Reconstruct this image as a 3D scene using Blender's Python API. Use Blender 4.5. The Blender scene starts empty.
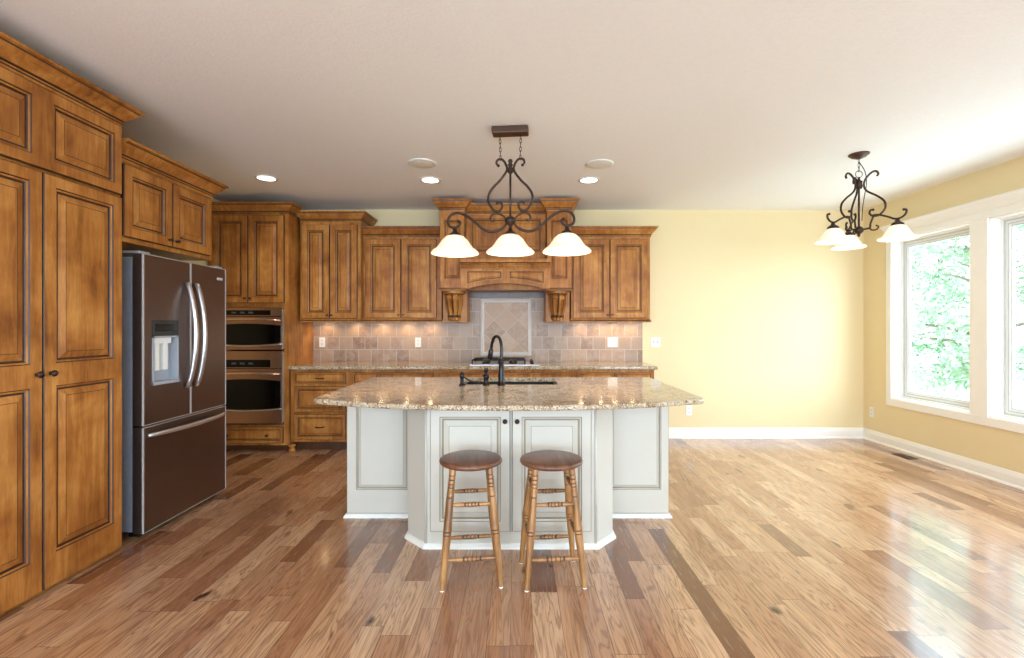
import bpy, bmesh, math, random
from mathutils import Vector, Matrix
random.seed(7)
PI = math.pi
scene = bpy.context.scene

# ------------------------------------------------------------------ camera
cam = bpy.data.cameras.new('camera')
cam.sensor_width = 36.0
cam.lens = 480.0 / 1024.0 * 36.0
cam.shift_x = -5.0 / 1024.0
cam.shift_y = -2.0 / 1024.0
cam.clip_start = 0.05
cam_o = bpy.data.objects.new('camera', cam)
cam_o.location = (0, 0, 1.334)
cam_o.rotation_euler = (PI / 2, 0, 0)
scene.collection.objects.link(cam_o)
scene.camera = cam_o

# ------------------------------------------------------------------ view, world
scene.view_settings.view_transform = 'Standard'
scene.view_settings.look = 'None'
scene.view_settings.gamma = 1.0
scene.view_settings.use_curve_mapping = False
scene.view_settings.exposure = 0.02
W = bpy.data.worlds.new('sky')
scene.world = W
W.use_nodes = True
bg = W.node_tree.nodes['Background']
bg.inputs[0].default_value = (0.66, 0.83, 1.0, 1)
bg.inputs[1].default_value = 13.5
scene.cycles.max_bounces = 8
scene.cycles.diffuse_bounces = 5
scene.cycles.glossy_bounces = 4
scene.cycles.transparent_max_bounces = 12
scene.cycles.sample_clamp_indirect = 8.0
scene.cycles.use_denoising = True
scene.cycles.caustics_reflective = False
scene.cycles.caustics_refractive = False

# room
XL, XR, YF, YB, ZC = -3.32, 4.165, -3.2, 5.77, 2.743


def portal(name, loc, rot, sx, sy):
    L = bpy.data.lights.new(name, 'AREA')
    L.shape = 'RECTANGLE'
    L.size = sx
    L.size_y = sy
    L.cycles.is_portal = True
    o = bpy.data.objects.new(name, L)
    o.location = loc
    o.rotation_euler = rot
    scene.collection.objects.link(o)
    return o


WIN = [(4.40, 5.32), (3.31, 4.23), (2.22, 3.14)]      # openings in the right wall, y ranges; the last unseen, added for light
WZ0, WZ1 = 0.54, 2.296
for a, b in WIN:
    portal('window_portal', (XR + 0.16, (a + b) / 2, (WZ0 + WZ1) / 2), (0, PI / 2, 0), WZ1 - WZ0, b - a)
FILLWIN = [(-3.0, 0.0, 0.12, 2.55), (0.6, 3.7, 0.12, 2.55)]   # unseen openings added behind the camera for fill light: x0,x1,z0,z1
for x0, x1, z0, z1 in FILLWIN:
    portal('window_portal', ((x0 + x1) / 2, YF - 0.16, (z0 + z1) / 2), (PI / 2, 0, 0), x1 - x0, z1 - z0)

# ------------------------------------------------------------------ node helpers
def srgb(r, g, b):
    f = lambda c: ((c / 255) / 12.92 if c / 255 <= 0.04045 else (((c / 255) + 0.055) / 1.055) ** 2.4)
    return (f(r), f(g), f(b), 1.0)


class NT:
    def __init__(s, name):
        s.m = bpy.data.materials.new(name)
        s.m.use_nodes = True
        s.t = s.m.node_tree
        s.b = s.t.nodes['Principled BSDF']

    def n(s, typ, **kw):
        nd = s.t.nodes.new(typ)
        for k, v in kw.items():
            if k.startswith('i_'):
                nd.inputs[k[2:].replace('_', ' ')].default_value = v
            elif k.startswith('x_'):
                nd.inputs[int(k[2:])].default_value = v
            else:
                setattr(nd, k, v)
        return nd

    def l(s, a, b):
        s.t.links.new(a, b)

    def math(s, op, a, b=None, c=None):
        nd = s.t.nodes.new('ShaderNodeMath')
        nd.operation = op
        for i, v in enumerate((a, b, c)):
            if v is None:
                continue
            if isinstance(v, (int, float)):
                nd.inputs[i].default_value = v
            else:
                s.l(v, nd.inputs[i])
        return nd.outputs[0]

    def mix(s, f, a, b, mode='MIX'):
        nd = s.t.nodes.new('ShaderNodeMix')
        nd.data_type = 'RGBA'
        nd.blend_type = mode
        for sock, v in ((nd.inputs[0], f), (nd.inputs[6], a), (nd.inputs[7], b)):
            if isinstance(v, (int, float)):
                sock.default_value = v
            elif isinstance(v, tuple):
                sock.default_value = v
            else:
                s.l(v, sock)
        return nd.outputs[2]

    def ramp(s, fac, stops):
        nd = s.t.nodes.new('ShaderNodeValToRGB')
        e = nd.color_ramp.elements
        while len(e) < len(stops):
            e.new(0.5)
        for el, (p, c) in zip(e, stops):
            el.position = p
            el.color = c
        s.l(fac, nd.inputs[0])
        return nd.outputs[0]

    def noise(s, vec, scale, detail=3, rough=0.55, dist=0.0):
        nd = s.n('ShaderNodeTexNoise')
        nd.inputs['Scale'].default_value = scale
        nd.inputs['Detail'].default_value = detail
        nd.inputs['Roughness'].default_value = rough
        nd.inputs['Distortion'].default_value = dist
        if vec is not None:
            s.l(vec, nd.inputs['Vector'])
        return nd.outputs[0]

    def mapping(s, vec, scale=(1, 1, 1), rot=(0, 0, 0)):
        nd = s.n('ShaderNodeMapping')
        nd.inputs['Scale'].default_value = scale
        nd.inputs['Rotation'].default_value = rot
        s.l(vec, nd.inputs['Vector'])
        return nd.outputs[0]

    def bump(s, h, strength=0.2, dist=0.01):
        nd = s.n('ShaderNodeBump')
        nd.inputs['Strength'].default_value = strength
        nd.inputs['Distance'].default_value = dist
        s.l(h, nd.inputs['Height'])
        s.l(nd.outputs[0], s.b.inputs['Normal'])

    def set(s, **kw):
        for k, v in kw.items():
            k = k.replace('_', ' ')
            if isinstance(v, (int, float, tuple)):
                s.b.inputs[k].default_value = v
            else:
                s.l(v, s.b.inputs[k])
        return s


def plain(name, col, rough=0.5, metal=0.0, spec=0.5, coat=0.0, nscale=30, namt=0.06):
    m = NT(name)
    tc = m.n('ShaderNodeTexCoord').outputs['Object']
    nz = m.noise(tc, nscale)
    dark = tuple(c * (1 - namt * 2.5) for c in col[:3]) + (1,)
    lite = tuple(min(1, c * (1 + namt)) for c in col[:3]) + (1,)
    m.set(Base_Color=m.mix(nz, dark, lite), Roughness=rough, Metallic=metal, Specular_IOR_Level=spec, Coat_Weight=coat)
    return m.m


def wood(name, lo, mid, hi, rough=0.33, grain=(9, 9, 0.9), coat=0.15, strong=0.5, spec=0.5):
    m = NT(name)
    tc = m.n('ShaderNodeTexCoord').outputs['Object']
    oi = m.n('ShaderNodeObjectInfo').outputs['Random']
    add = m.n('ShaderNodeVectorMath', operation='ADD')
    m.l(tc, add.inputs[0])
    cx = m.n('ShaderNodeCombineXYZ')
    m.l(m.math('MULTIPLY', oi, 17.0), cx.inputs[0])
    m.l(m.math('MULTIPLY', oi, 5.0), cx.inputs[2])
    m.l(cx.outputs[0], add.inputs[1])
    v = m.mapping(add.outputs[0], grain)
    g1 = m.noise(v, 3.0, 4, 0.6, 0.6)
    g2 = m.noise(v, 22.0, 3, 0.7, 0.2)
    bl = m.noise(add.outputs[0], 3.2, 3, 0.6, 0.3)
    f = m.math('ADD', m.math('MULTIPLY', g1, 0.36), m.math('ADD', m.math('MULTIPLY', g2, 0.14), m.math('MULTIPLY', bl, 0.50)))
    col = m.ramp(f, [(0.5 - strong * 0.3, lo), (0.5, mid), (0.5 + strong * 0.3, hi)])
    m.set(Base_Color=col, Roughness=rough, Coat_Weight=coat, Coat_Roughness=0.2, Specular_IOR_Level=spec)
    m.bump(g2, 0.05, 0.002)
    return m.m


M = {}
M['wood'] = wood('stained_maple', srgb(122, 70, 30), srgb(170, 110, 52), srgb(204, 146, 78), 0.36, (9, 9, 0.9), 0.0, 0.5, 0.22)
M['glaze'] = plain('dark_glaze', srgb(60, 33, 18), 0.4)
M['wood_shaded'] = wood('shaded_frame_wood', srgb(60, 36, 20), srgb(80, 48, 26), srgb(96, 60, 34))  # cabinet wood darkened: shade of toe kicks and hood recess in the colour
M['seat'] = wood('walnut_seat', srgb(62, 36, 24), srgb(100, 62, 42), srgb(132, 90, 66), 0.38, (12, 1.2, 9), 0.1)
M['leg'] = wood('oak_leg', srgb(100, 64, 32), srgb(150, 104, 58), srgb(188, 142, 90), 0.3)
M['leg_dark'] = plain('turned_ring_stain', srgb(74, 42, 20), 0.4)
M['white'] = plain('white_paint', srgb(236, 236, 230), 0.38, nscale=4, namt=0.02)
M['trim'] = plain('trim_paint', srgb(244, 240, 232), 0.35, nscale=4, namt=0.02)
M['cream'] = plain('cream_cabinet_paint', srgb(203, 199, 188), 0.36, nscale=5, namt=0.02)
M['creamglaze'] = plain('taupe_glaze', srgb(150, 138, 116), 0.5)
M['bronze'] = plain('oil_rubbed_bronze', srgb(70, 53, 45), 0.42, 0.7, nscale=60, namt=0.15)
M['bronze_brown'] = plain('brushed_bronze_plate', srgb(92, 68, 54), 0.45, 0.6, nscale=90, namt=0.2)
M['black'] = plain('black_enamel', srgb(22, 22, 24), 0.25)
M['faucet'] = plain('black_bronze', srgb(40, 36, 38), 0.25, 0.6)
M['blacksteel'] = plain('dark_bronze_steel', srgb(124, 108, 100), 0.32, 0.9, nscale=8, namt=0.03)
M['ovensteel'] = plain('copper_toned_steel', srgb(190, 146, 116), 0.26, 0.9, nscale=8, namt=0.03)
M['copper'] = plain('polished_copper_steel', srgb(236, 196, 168), 0.2, 0.85, namt=0.02)
M['steel'] = plain('satin_steel', srgb(214, 216, 222), 0.28, 0.85, namt=0.03)
M['greyside'] = plain('grey_painted_steel', srgb(150, 158, 172), 0.4, 0.2)
M['plastic'] = plain('white_plastic', srgb(240, 240, 236), 0.4, namt=0.01)
M['greyplastic'] = plain('grey_plastic', srgb(170, 176, 186), 0.35, 0.2, namt=0.03)
M['sealgrey'] = plain('grey_weather_seal', srgb(205, 205, 202), 0.6)
M['edgegrey'] = plain('pale_door_edging', srgb(196, 188, 184), 0.3, 0.2)
M['slot'] = plain('dark_slot', srgb(50, 48, 46), 0.6)
M['blackglass'] = plain('black_oven_glass', srgb(7, 6, 6), 0.08, spec=0.35)
M['sinkblack'] = plain('black_sink_composite', srgb(26, 25, 26), 0.3)
M['bark'] = plain('bark', srgb(96, 84, 70), 0.9)


def make_wall(name, col):
    m = NT(name)
    tc = m.n('ShaderNodeTexCoord').outputs['Object']
    nz = m.noise(tc, 2.0)
    fine = m.noise(tc, 140.0, 2)
    dark = tuple(c * 0.965 for c in col[:3]) + (1,)
    m.set(Base_Color=m.mix(nz, dark, col), Roughness=0.55)
    m.bump(fine, 0.12, 0.002)
    return m.m


M['wall'] = make_wall('pale_yellow_wall', srgb(232, 213, 168))


def make_ceiling():
    m = NT('textured_ceiling')
    tc = m.n('ShaderNodeTexCoord').outputs['Object']
    a = m.noise(tc, 70.0, 4, 0.65)
    b = m.noise(tc, 18.0, 2)
    h = m.math('ADD', a, m.math('MULTIPLY', b, 0.5))
    m.set(Base_Color=m.mix(m.noise(tc, 60, 2), srgb(243, 243, 244), srgb(251, 251, 252)), Roughness=0.85)
    m.bump(h, 0.35, 0.006)
    return m.m


M['ceiling'] = make_ceiling()


def make_floor():
    m = NT('hickory_planks')
    geo = m.n('ShaderNodeNewGeometry')
    sp = m.n('ShaderNodeSeparateXYZ')
    m.l(geo.outputs['Position'], sp.inputs[0])
    x = m.math('ADD', sp.outputs[0], 20.06)
    y = m.math('ADD', sp.outputs[1], 20.0)
    P = 0.33
    q = m.math('DIVIDE', x, P)
    k = m.math('FLOOR', q)
    u = m.math('SUBTRACT', q, k)
    c1, c2 = 0.40, 0.70
    s1 = m.math('GREATER_THAN', u, c1)
    s2 = m.math('GREATER_THAN', u, c2)
    row = m.math('ADD', m.math('MULTIPLY', k, 3.0), m.math('ADD', s1, s2))
    # distance to the nearest long joint
    d = m.math('MINIMUM', m.math('MINIMUM', u, m.math('SUBTRACT', 1.0, u)),
               m.math('MINIMUM', m.math('ABSOLUTE', m.math('SUBTRACT', u, c1)), m.math('ABSOLUTE', m.math('SUBTRACT', u, c2))))
    d = m.math('MULTIPLY', d, P)

    def wn1(v):
        nd = m.n('ShaderNodeTexWhiteNoise', noise_dimensions='1D')
        m.l(v, nd.inputs['W'])
        return nd

    r = wn1(row).outputs[0]
    r2 = wn1(m.math('ADD', row, 0.37)).outputs[0]
    L = m.math('ADD', 0.45, m.math('MULTIPLY', r, 0.70))
    yy = m.math('DIVIDE', m.math('ADD', y, m.math('MULTIPLY', r2, 3.0)), L)
    # wobble the butt joints so that board lengths differ inside one row
    wob = m.noise(None, 1.0)
    ki = m.math('FLOOR', yy)
    fr = m.math('SUBTRACT', yy, ki)
    wv = m.n('ShaderNodeTexWhiteNoise', noise_dimensions='2D')
    cmb = m.n('ShaderNodeCombineXYZ')
    m.l(row, cmb.inputs[0]); m.l(ki, cmb.inputs[1])
    m.l(cmb.outputs[0], wv.inputs['Vector'])
    cut = m.math('ADD', 0.25, m.math('MULTIPLY', wv.outputs[0], 0.5))
    sec = m.math('GREATER_THAN', fr, cut)
    # board id = 2*ki + sec, but the second half of ki joins the first half of ki+1
    bid = m.math('ADD', ki, sec)
    d2 = m.math('MULTIPLY', m.math('ABSOLUTE', m.math('SUBTRACT', fr, cut)), L)
    cid = m.n('ShaderNodeCombineXYZ')
    m.l(row, cid.inputs[0]); m.l(bid, cid.inputs[1]); cid.inputs[2].default_value = 3.3
    w2 = m.n('ShaderNodeTexWhiteNoise', noise_dimensions='3D')
    m.l(cid.outputs[0], w2.inputs['Vector'])
    rb = w2.outputs[0]
    rc = m.n('ShaderNodeSeparateColor')
    m.l(w2.outputs[1], rc.inputs[0])
    base = m.ramp(rb, [(0.0, srgb(112, 68, 46)), (0.09, srgb(134, 88, 62)), (0.20, srgb(176, 126, 92)), (0.5, srgb(194, 148, 112)),
                       (0.75, srgb(206, 162, 124)), (1.0, srgb(216, 176, 140))])
    # grain, shifted per board
    off = m.n('ShaderNodeCombineXYZ')
    m.l(m.math('MULTIPLY', rc.outputs[0], 40.0), off.inputs[0])
    m.l(m.math('MULTIPLY', rc.outputs[1], 40.0), off.inputs[1])
    m.l(m.math('MULTIPLY', rc.outputs[2], 40.0), off.inputs[2])
    av = m.n('ShaderNodeVectorMath', operation='ADD')
    m.l(geo.outputs['Position'], av.inputs[0]); m.l(off.outputs[0], av.inputs[1])
    v = m.mapping(av.outputs[0], (16, 1.3, 1))
    g1 = m.noise(v, 1.0, 3, 0.5, 0.7)
    rings = m.math('SINE', m.math('MULTIPLY', g1, 62.0))
    rings = m.math('ADD', 0.5, m.math('MULTIPLY', rings, 0.5))
    rings = m.math('POWER', rings, 3.0)
    fine = m.noise(m.mapping(av.outputs[0], (110, 5, 1)), 1.0, 4, 0.7)
    broad = m.noise(m.mapping(av.outputs[0], (9, 1.5, 1)), 1.0, 3, 0.6, 0.5)
    c = m.mix(m.math('MULTIPLY', rings, 0.60), base, srgb(120, 84, 60), 'MIX')
    c = m.mix(m.math('MULTIPLY', m.ramp(fine, [(0.42, (0, 0, 0, 1)), (0.72, (1, 1, 1, 1))]), 0.40), c, srgb(120, 76, 48))
    c = m.mix(m.math('MULTIPLY', m.ramp(broad, [(0.50, (0, 0, 0, 1)), (0.78, (1, 1, 1, 1))]), 0.65), c, srgb(128, 80, 56))
    kn = m.noise(m.mapping(av.outputs[0], (7, 3, 1)), 1.0, 2, 0.4, 0.2)
    c = m.mix(m.ramp(kn, [(0.70, (0, 0, 0, 1)), (0.76, (1, 1, 1, 1))]), c, srgb(70, 40, 26))
    gap = m.math('MAXIMUM', m.math('LESS_THAN', d, 0.0012), m.math('LESS_THAN', d2, 0.0014))
    c = m.mix(m.math('MULTIPLY', gap, 0.75), c, srgb(64, 38, 24))
    m.set(Base_Color=c, Roughness=m.math('ADD', 0.20, m.math('MULTIPLY', fine, 0.12)), Specular_IOR_Level=0.55, Coat_Weight=0.6, Coat_Roughness=0.12)
    m.bump(m.math('SUBTRACT', m.math('MULTIPLY', broad, 0.5), gap), 0.10, 0.002)
    return m.m


M['floor'] = make_floor()


def make_granite():
    m = NT('speckled_granite')
    tc = m.n('ShaderNodeTexCoord').outputs['Object']
    a = m.noise(tc, 9.0, 5, 0.7, 0.8)
    b = m.noise(tc, 55.0, 4, 0.75)
    vo = m.n('ShaderNodeTexVoronoi')
    vo.inputs['Scale'].default_value = 190.0
    m.l(tc, vo.inputs['Vector'])
    vc = m.n('ShaderNodeSeparateColor')
    m.l(vo.outputs['Color'], vc.inputs[0])
    base = m.ramp(a, [(0.30, srgb(140, 114, 88)), (0.46, srgb(174, 155, 126)), (0.60, srgb(200, 186, 160)), (0.78, srgb(168, 158, 146))])
    c = m.mix(m.ramp(b, [(0.50, (0, 0, 0, 1)), (0.66, (1, 1, 1, 1))]), base, srgb(122, 84, 54))
    c = m.mix(m.ramp(vc.outputs[0], [(0.84, (0, 0, 0, 1)), (0.86, (.85, .85, .85, 1))]), c, srgb(72, 58, 50))
    c = m.mix(m.ramp(vc.outputs[1], [(0.82, (0, 0, 0, 1)), (0.84, (.8, .8, .8, 1))]), c, srgb(222, 212, 196))
    m.set(Base_Color=c, Roughness=0.09, Specular_IOR_Level=0.6)
    return m.m


M['granite'] = make_granite()


def make_tile(name, tw, th, rot=0.0, cols=None, grout=srgb(186, 174, 164), offset=0.5):
    m = NT(name)
    tc = m.n('ShaderNodeTexCoord').outputs['Object']
    v = m.mapping(tc, (1, 1, 1), (-PI / 2, 0, 0))
    if rot:
        v = m.mapping(v, (1, 1, 1), (0, 0, rot))
    br = m.n('ShaderNodeTexBrick')
    br.offset = offset
    br.inputs['Scale'].default_value = 1.0
    br.inputs['Brick Width'].default_value = tw
    br.inputs['Row Height'].default_value = th
    br.inputs['Mortar Size'].default_value = 0.004
    br.inputs['Mortar Smooth'].default_value = 0.2
    br.inputs['Bias'].default_value = 0.0
    br.inputs['Color1'].default_value = (0, 0, 0, 1)
    br.inputs['Color2'].default_value = (1, 1, 1, 1)
    br.inputs['Mortar'].default_value = (0.5, 0.5, 0.5, 1)
    m.l(v, br.inputs['Vector'])
    bw = m.n('ShaderNodeRGBToBW')
    m.l(br.outputs['Color'], bw.inputs[0])
    cl = m.noise(tc, 14.0, 5, 0.65, 0.6)
    fine = m.noise(tc, 70.0, 3, 0.7)
    base = m.ramp(m.math('ADD', m.math('MULTIPLY', bw.outputs[0], 0.6), m.math('MULTIPLY', cl, 0.4)), cols)
    c = m.mix(m.ramp(cl, [(0.42, (0, 0, 0, 1)), (0.75, (0.5, 0.5, 0.5, 1))]), base, srgb(190, 174, 162))
    c = m.mix(m.ramp(fine, [(0.56, (0, 0, 0, 1)), (0.72, (0.6, 0.6, 0.6, 1))]), c, srgb(150, 124, 102))
    c = m.mix(br.outputs['Fac'], c, grout)
    m.set(Base_Color=c, Roughness=0.42)
    m.bump(m.math('SUBTRACT', m.math('MULTIPLY', fine, 0.4), br.outputs['Fac']), 0.35, 0.004)
    return m.m


M['tile'] = make_tile('tumbled_travertine', 0.152, 0.152, 0,
                      [(0.2, srgb(134, 106, 88)), (0.42, srgb(164, 138, 118)), (0.6, srgb(176, 146, 120)), (0.85, srgb(144, 122, 108))])
M['tile_diag'] = make_tile('diagonal_travertine', 0.20, 0.20, PI / 4,
                           [(0.2, srgb(160, 124, 96)), (0.5, srgb(190, 156, 126)), (0.9, srgb(172, 136, 108))],
                           grout=srgb(190, 168, 146), offset=0.0)
M['stone_trim'] = plain('pale_stone_trim', srgb(214, 202, 194), 0.4, nscale=20, namt=0.05)


def make_shade():
    m = NT('lit_alabaster_glass')
    tc = m.n('ShaderNodeTexCoord').outputs['Object']
    nz = m.noise(tc, 12.0, 4, 0.6, 1.0)
    m.set(Base_Color=m.mix(nz, srgb(240, 222, 190), srgb(252, 244, 226)), Roughness=0.25)
    m.set(Emission_Color=m.mix(nz, (1.0, 0.80, 0.52, 1), (1.0, 0.90, 0.70, 1)), Emission_Strength=0.42)
    return m.m


M['shade'] = make_shade()


def emis(name, col, s):
    m = NT(name)
    m.set(Base_Color=(0.8, 0.8, 0.8, 1), Emission_Color=col, Emission_Strength=s)
    return m.m


M['bulb'] = emis('glowing_bulb', (1.0, 0.88, 0.68, 1), 6.0)
M['lamp'] = emis('recessed_lamp_glow', (1.0, 0.90, 0.76, 1), 6.0)
M['puck'] = emis('puck_lens_glow', (1.0, 0.78, 0.46, 1), 30.0)
M['display'] = emis('oven_display_glow', (0.35, 0.6, 0.7, 1), 0.03)
M['display'].node_tree.nodes['Principled BSDF'].inputs[0].default_value = (0.05, 0.07, 0.08, 1)


def make_glass():
    m = NT('window_glass')
    t = m.t
    t.nodes.remove(m.b)
    tr = t.nodes.new('ShaderNodeBsdfTransparent')
    tr.inputs[0].default_value = (0.97, 0.99, 0.98, 1)
    gl = t.nodes.new('ShaderNodeBsdfGlossy')
    gl.inputs['Roughness'].default_value = 0.02
    lw = t.nodes.new('ShaderNodeLayerWeight')
    fr = t.nodes.new('ShaderNodeMath'); fr.operation = 'POWER'; fr.inputs[1].default_value = 5.0
    t.links.new(lw.outputs['Facing'], fr.inputs[0])
    f2 = t.nodes.new('ShaderNodeMath'); f2.operation = 'MULTIPLY_ADD'; f2.inputs[1].default_value = 0.9; f2.inputs[2].default_value = 0.04
    t.links.new(fr.outputs[0], f2.inputs[0])
    fr = f2
    mx = t.nodes.new('ShaderNodeMixShader')
    t.links.new(fr.outputs[0], mx.inputs[0])
    t.links.new(tr.outputs[0], mx.inputs[1])
    t.links.new(gl.outputs[0], mx.inputs[2])
    t.links.new(mx.outputs[0], t.nodes['Material Output'].inputs[0])
    return m.m


M['glass'] = make_glass()


def make_leaf(name, a, b):
    m = NT(name)
    tc = m.n('ShaderNodeTexCoord').outputs['Object']
    m.set(Base_Color=m.mix(m.noise(tc, 3.0, 2), a, b), Roughness=0.6)
    return m.m


M['leaf'] = make_leaf('green_leaves', (0.12, 0.22, 0.11, 1), (0.21, 0.33, 0.18, 1))
M['leaf2'] = make_leaf('pale_leaves', (0.18, 0.28, 0.15, 1), (0.30, 0.40, 0.26, 1))
M['grass'] = make_leaf('lawn', (0.09, 0.15, 0.06, 1), (0.14, 0.21, 0.09, 1))

# ------------------------------------------------------------------ mesh helpers
class MB:
    def __init__(s):
        s.v = []; s.f = []; s.m = []; s.s = []

    def add(s, vs, fs, mat=0, smooth=False):
        o = len(s.v)
        s.v += [tuple(p) for p in vs]
        for i, f in enumerate(fs):
            s.f.append(tuple(o + q for q in f))
            s.m.append(mat[i] if isinstance(mat, list) else mat)
            s.s.append(smooth)
        return s

    def box(s, x0, y0, z0, x1, y1, z1, mat=0):
        x0, x1 = sorted((x0, x1)); y0, y1 = sorted((y0, y1)); z0, z1 = sorted((z0, z1))
        vs = [(x0, y0, z0), (x1, y0, z0), (x1, y1, z0), (x0, y1, z0), (x0, y0, z1), (x1, y0, z1), (x1, y1, z1), (x0, y1, z1)]
        return s.add(vs, [(0, 3, 2, 1), (4, 5, 6, 7), (0, 1, 5, 4), (1, 2, 6, 5), (2, 3, 7, 6), (3, 0, 4, 7)], mat)

    def prism(s, pts, z0, z1, mat=0, caps=True):
        n = len(pts)
        vs = [(x, y, z0) for x, y in pts] + [(x, y, z1) for x, y in pts]
        fs = [(i, (i + 1) % n, n + (i + 1) % n, n + i) for i in range(n)]
        if caps:
            fs += [tuple(range(n - 1, -1, -1)), tuple(range(n, 2 * n))]
        return s.add(vs, fs, mat)

    def xprism(s, pts_xz, y0, y1, mat=0):
        n = len(pts_xz)
        vs = [(x, y0, z) for x, z in pts_xz] + [(x, y1, z) for x, z in pts_xz]
        fs = [(i, (i + 1) % n, n + (i + 1) % n, n + i) for i in range(n)]
        fs += [tuple(range(n - 1, -1, -1)), tuple(range(n, 2 * n))]
        return s.add(vs, fs, mat)

    def lathe(s, prof, c=(0, 0, 0), seg=24, mat=0, R=None, mats=None, sx=1, sy=1):
        """prof = list of (r, z) from bottom to top"""
        vs = []; fs = []; ms = []
        n = len(prof)
        for r, z in prof:
            for k in range(seg):
                a = 2 * PI * k / seg
                p = Vector((r * math.cos(a) * sx, r * math.sin(a) * sy, z))
                if R is not None:
                    p = R @ p
                vs.append(p + Vector(c))
        for i in range(n - 1):
            for k in range(seg):
                fs.append((i * seg + k, i * seg + (k + 1) % seg, (i + 1) * seg + (k + 1) % seg, (i + 1) * seg + k))
                ms.append(mats[i] if mats else mat)
        if prof[0][0] > 1e-4:
            fs.append(tuple(range(seg - 1, -1, -1))); ms.append(mats[0] if mats else mat)
        if prof[-1][0] > 1e-4:
            fs.append(tuple((n - 1) * seg + k for k in range(seg))); ms.append(mats[-1] if mats else mat)
        return s.add(vs, fs, ms, True)

    def tube(s, pts, r, seg=8, mat=0, mats=None, closed=False):
        pts = [Vector(p) for p in pts]
        n = len(pts)
        rs = r if isinstance(r, (list, tuple)) else [r] * n
        tan = []
        for i in range(n):
            if closed:
                t = pts[(i + 1) % n] - pts[i - 1]
            else:
                t = pts[min(i + 1, n - 1)] - pts[max(i - 1, 0)]
            tan.append(t.normalized())
        ref = Vector((0, 0, 1)) if abs(tan[0].z) < 0.9 else Vector((1, 0, 0))
        nrm = (ref - tan[0] * ref.dot(tan[0])).normalized()
        vs = []; fs = []; ms = []
        for i in range(n):
            nrm = (nrm - tan[i] * nrm.dot(tan[i])).normalized()
            bi = tan[i].cross(nrm)
            for k in range(seg):
                a = 2 * PI * k / seg
                vs.append(pts[i] + (nrm * math.cos(a) + bi * math.sin(a)) * rs[i])
        for i in range(n if closed else n - 1):
            j = (i + 1) % n
            for k in range(seg):
                fs.append((i * seg + k, i * seg + (k + 1) % seg, j * seg + (k + 1) % seg, j * seg + k))
                ms.append(mats[i] if mats else mat)
        if not closed:
            fs.append(tuple(range(seg - 1, -1, -1))); ms.append(mats[0] if mats else mat)
            fs.append(tuple((n - 1) * seg + k for k in range(seg))); ms.append(mats[-1] if mats else mat)
        return s.add(vs, fs, ms, True)

    def sphere(s, c, r, seg=14, mat=0, sz=1.0):
        prof = [(max(1e-5, r * math.sin(PI * i / 8)), -r * sz * math.cos(PI * i / 8)) for i in range(9)]
        return s.lathe(prof, c, seg, mat)

    def sweep(s, path, prof, closed=False, mat=0, mats=None):
        """path 2D (x,y); prof list of (out, z); out is to the right of the walking direction; mitred"""
        n = len(path)
        P = [Vector(p).to_2d() for p in path]
        offs = []
        for i in range(n):
            def nr(a, b):
                d = (b - a).normalized()
                return Vector((d.y, -d.x))
            if closed or 0 < i < n - 1:
                n1 = nr(P[i - 1], P[i]); n2 = nr(P[i], P[(i + 1) % n])
                b = n1 + n2
                offs.append(b / (b.dot(n1)))
            elif i == 0:
                offs.append(nr(P[0], P[1]))
            else:
                offs.append(nr(P[-2], P[-1]))
        k = len(prof)
        vs = []; fs = []; ms = []
        for i in range(n):
            for o, z in prof:
                q = P[i] + offs[i] * o
                vs.append((q.x, q.y, z))
        for i in range(n if closed else n - 1):
            j = (i + 1) % n
            for a in range(k):
                b = (a + 1) % k
                fs.append((i * k + a, j * k + a, j * k + b, i * k + b))
                ms.append(mats[a] if mats else mat)
        if not closed:
            fs.append(tuple(range(k - 1, -1, -1))); ms.append(mat)
            fs.append(tuple((n - 1) * k + a for a in range(k))); ms.append(mat)
        return s.add(vs, fs, ms)

    def build(s, name, mats, parent=None, bevel=0, smooth_all=False, fix=True):
        me = bpy.data.meshes.new(name)
        me.from_pydata(s.v, [], s.f)
        if not isinstance(mats, (list, tuple)):
            mats = [mats]
        for m in mats:
            me.materials.append(m)
        for p, mi, sm in zip(me.polygons, s.m, s.s):
            p.material_index = min(mi, len(mats) - 1)
            p.use_smooth = sm or smooth_all
        if fix:
            b = bmesh.new(); b.from_mesh(me)
            bmesh.ops.recalc_face_normals(b, faces=b.faces)
            b.to_mesh(me); b.free()
        me.update()
        o = bpy.data.objects.new(name, me)
        scene.collection.objects.link(o)
        if parent is not None:
            o.parent = parent
        if bevel:
            md = o.modifiers.new('bevel', 'BEVEL')
            md.width = bevel; md.segments = 2; md.limit_method = 'ANGLE'; md.angle_limit = math.radians(40)
        return o


def cr(pts, n=6):
    """Catmull-Rom through points"""
    P = [Vector(p) for p in pts]
    P = [P[0] * 2 - P[1]] + P + [P[-1] * 2 - P[-2]]
    out = []
    for i in range(1, len(P) - 2):
        p0, p1, p2, p3 = P[i - 1:i + 3]
        for k in range(n):
            t = k / n
            out.append(0.5 * ((2 * p1) + (p2 - p0) * t + (2 * p0 - 5 * p1 + 4 * p2 - p3) * t * t + (3 * p1 - p0 - 3 * p2 + p3) * t ** 3))
    out.append(P[-2])
    return out


def tag(o, label=None, cat=None, group=None, kind=None):
    if label: o['label'] = label
    if cat: o['category'] = cat
    if group: o['group'] = group
    if kind: o['kind'] = kind
    return o


def thing(name, label, cat, loc=(0, 0, 0), rz=0, group=None):
    o = bpy.data.objects.new(name, None)
    o.empty_display_size = 0.1
    o.location = loc
    o.rotation_euler = (0, 0, rz)
    scene.collection.objects.link(o)
    return tag(o, label, cat, group)


def copy_tree(o, parent=None):
    c = o.copy()
    scene.collection.objects.link(c)
    c.parent = parent
    for ch in list(o.children):
        copy_tree(ch, c)
    return c


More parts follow.
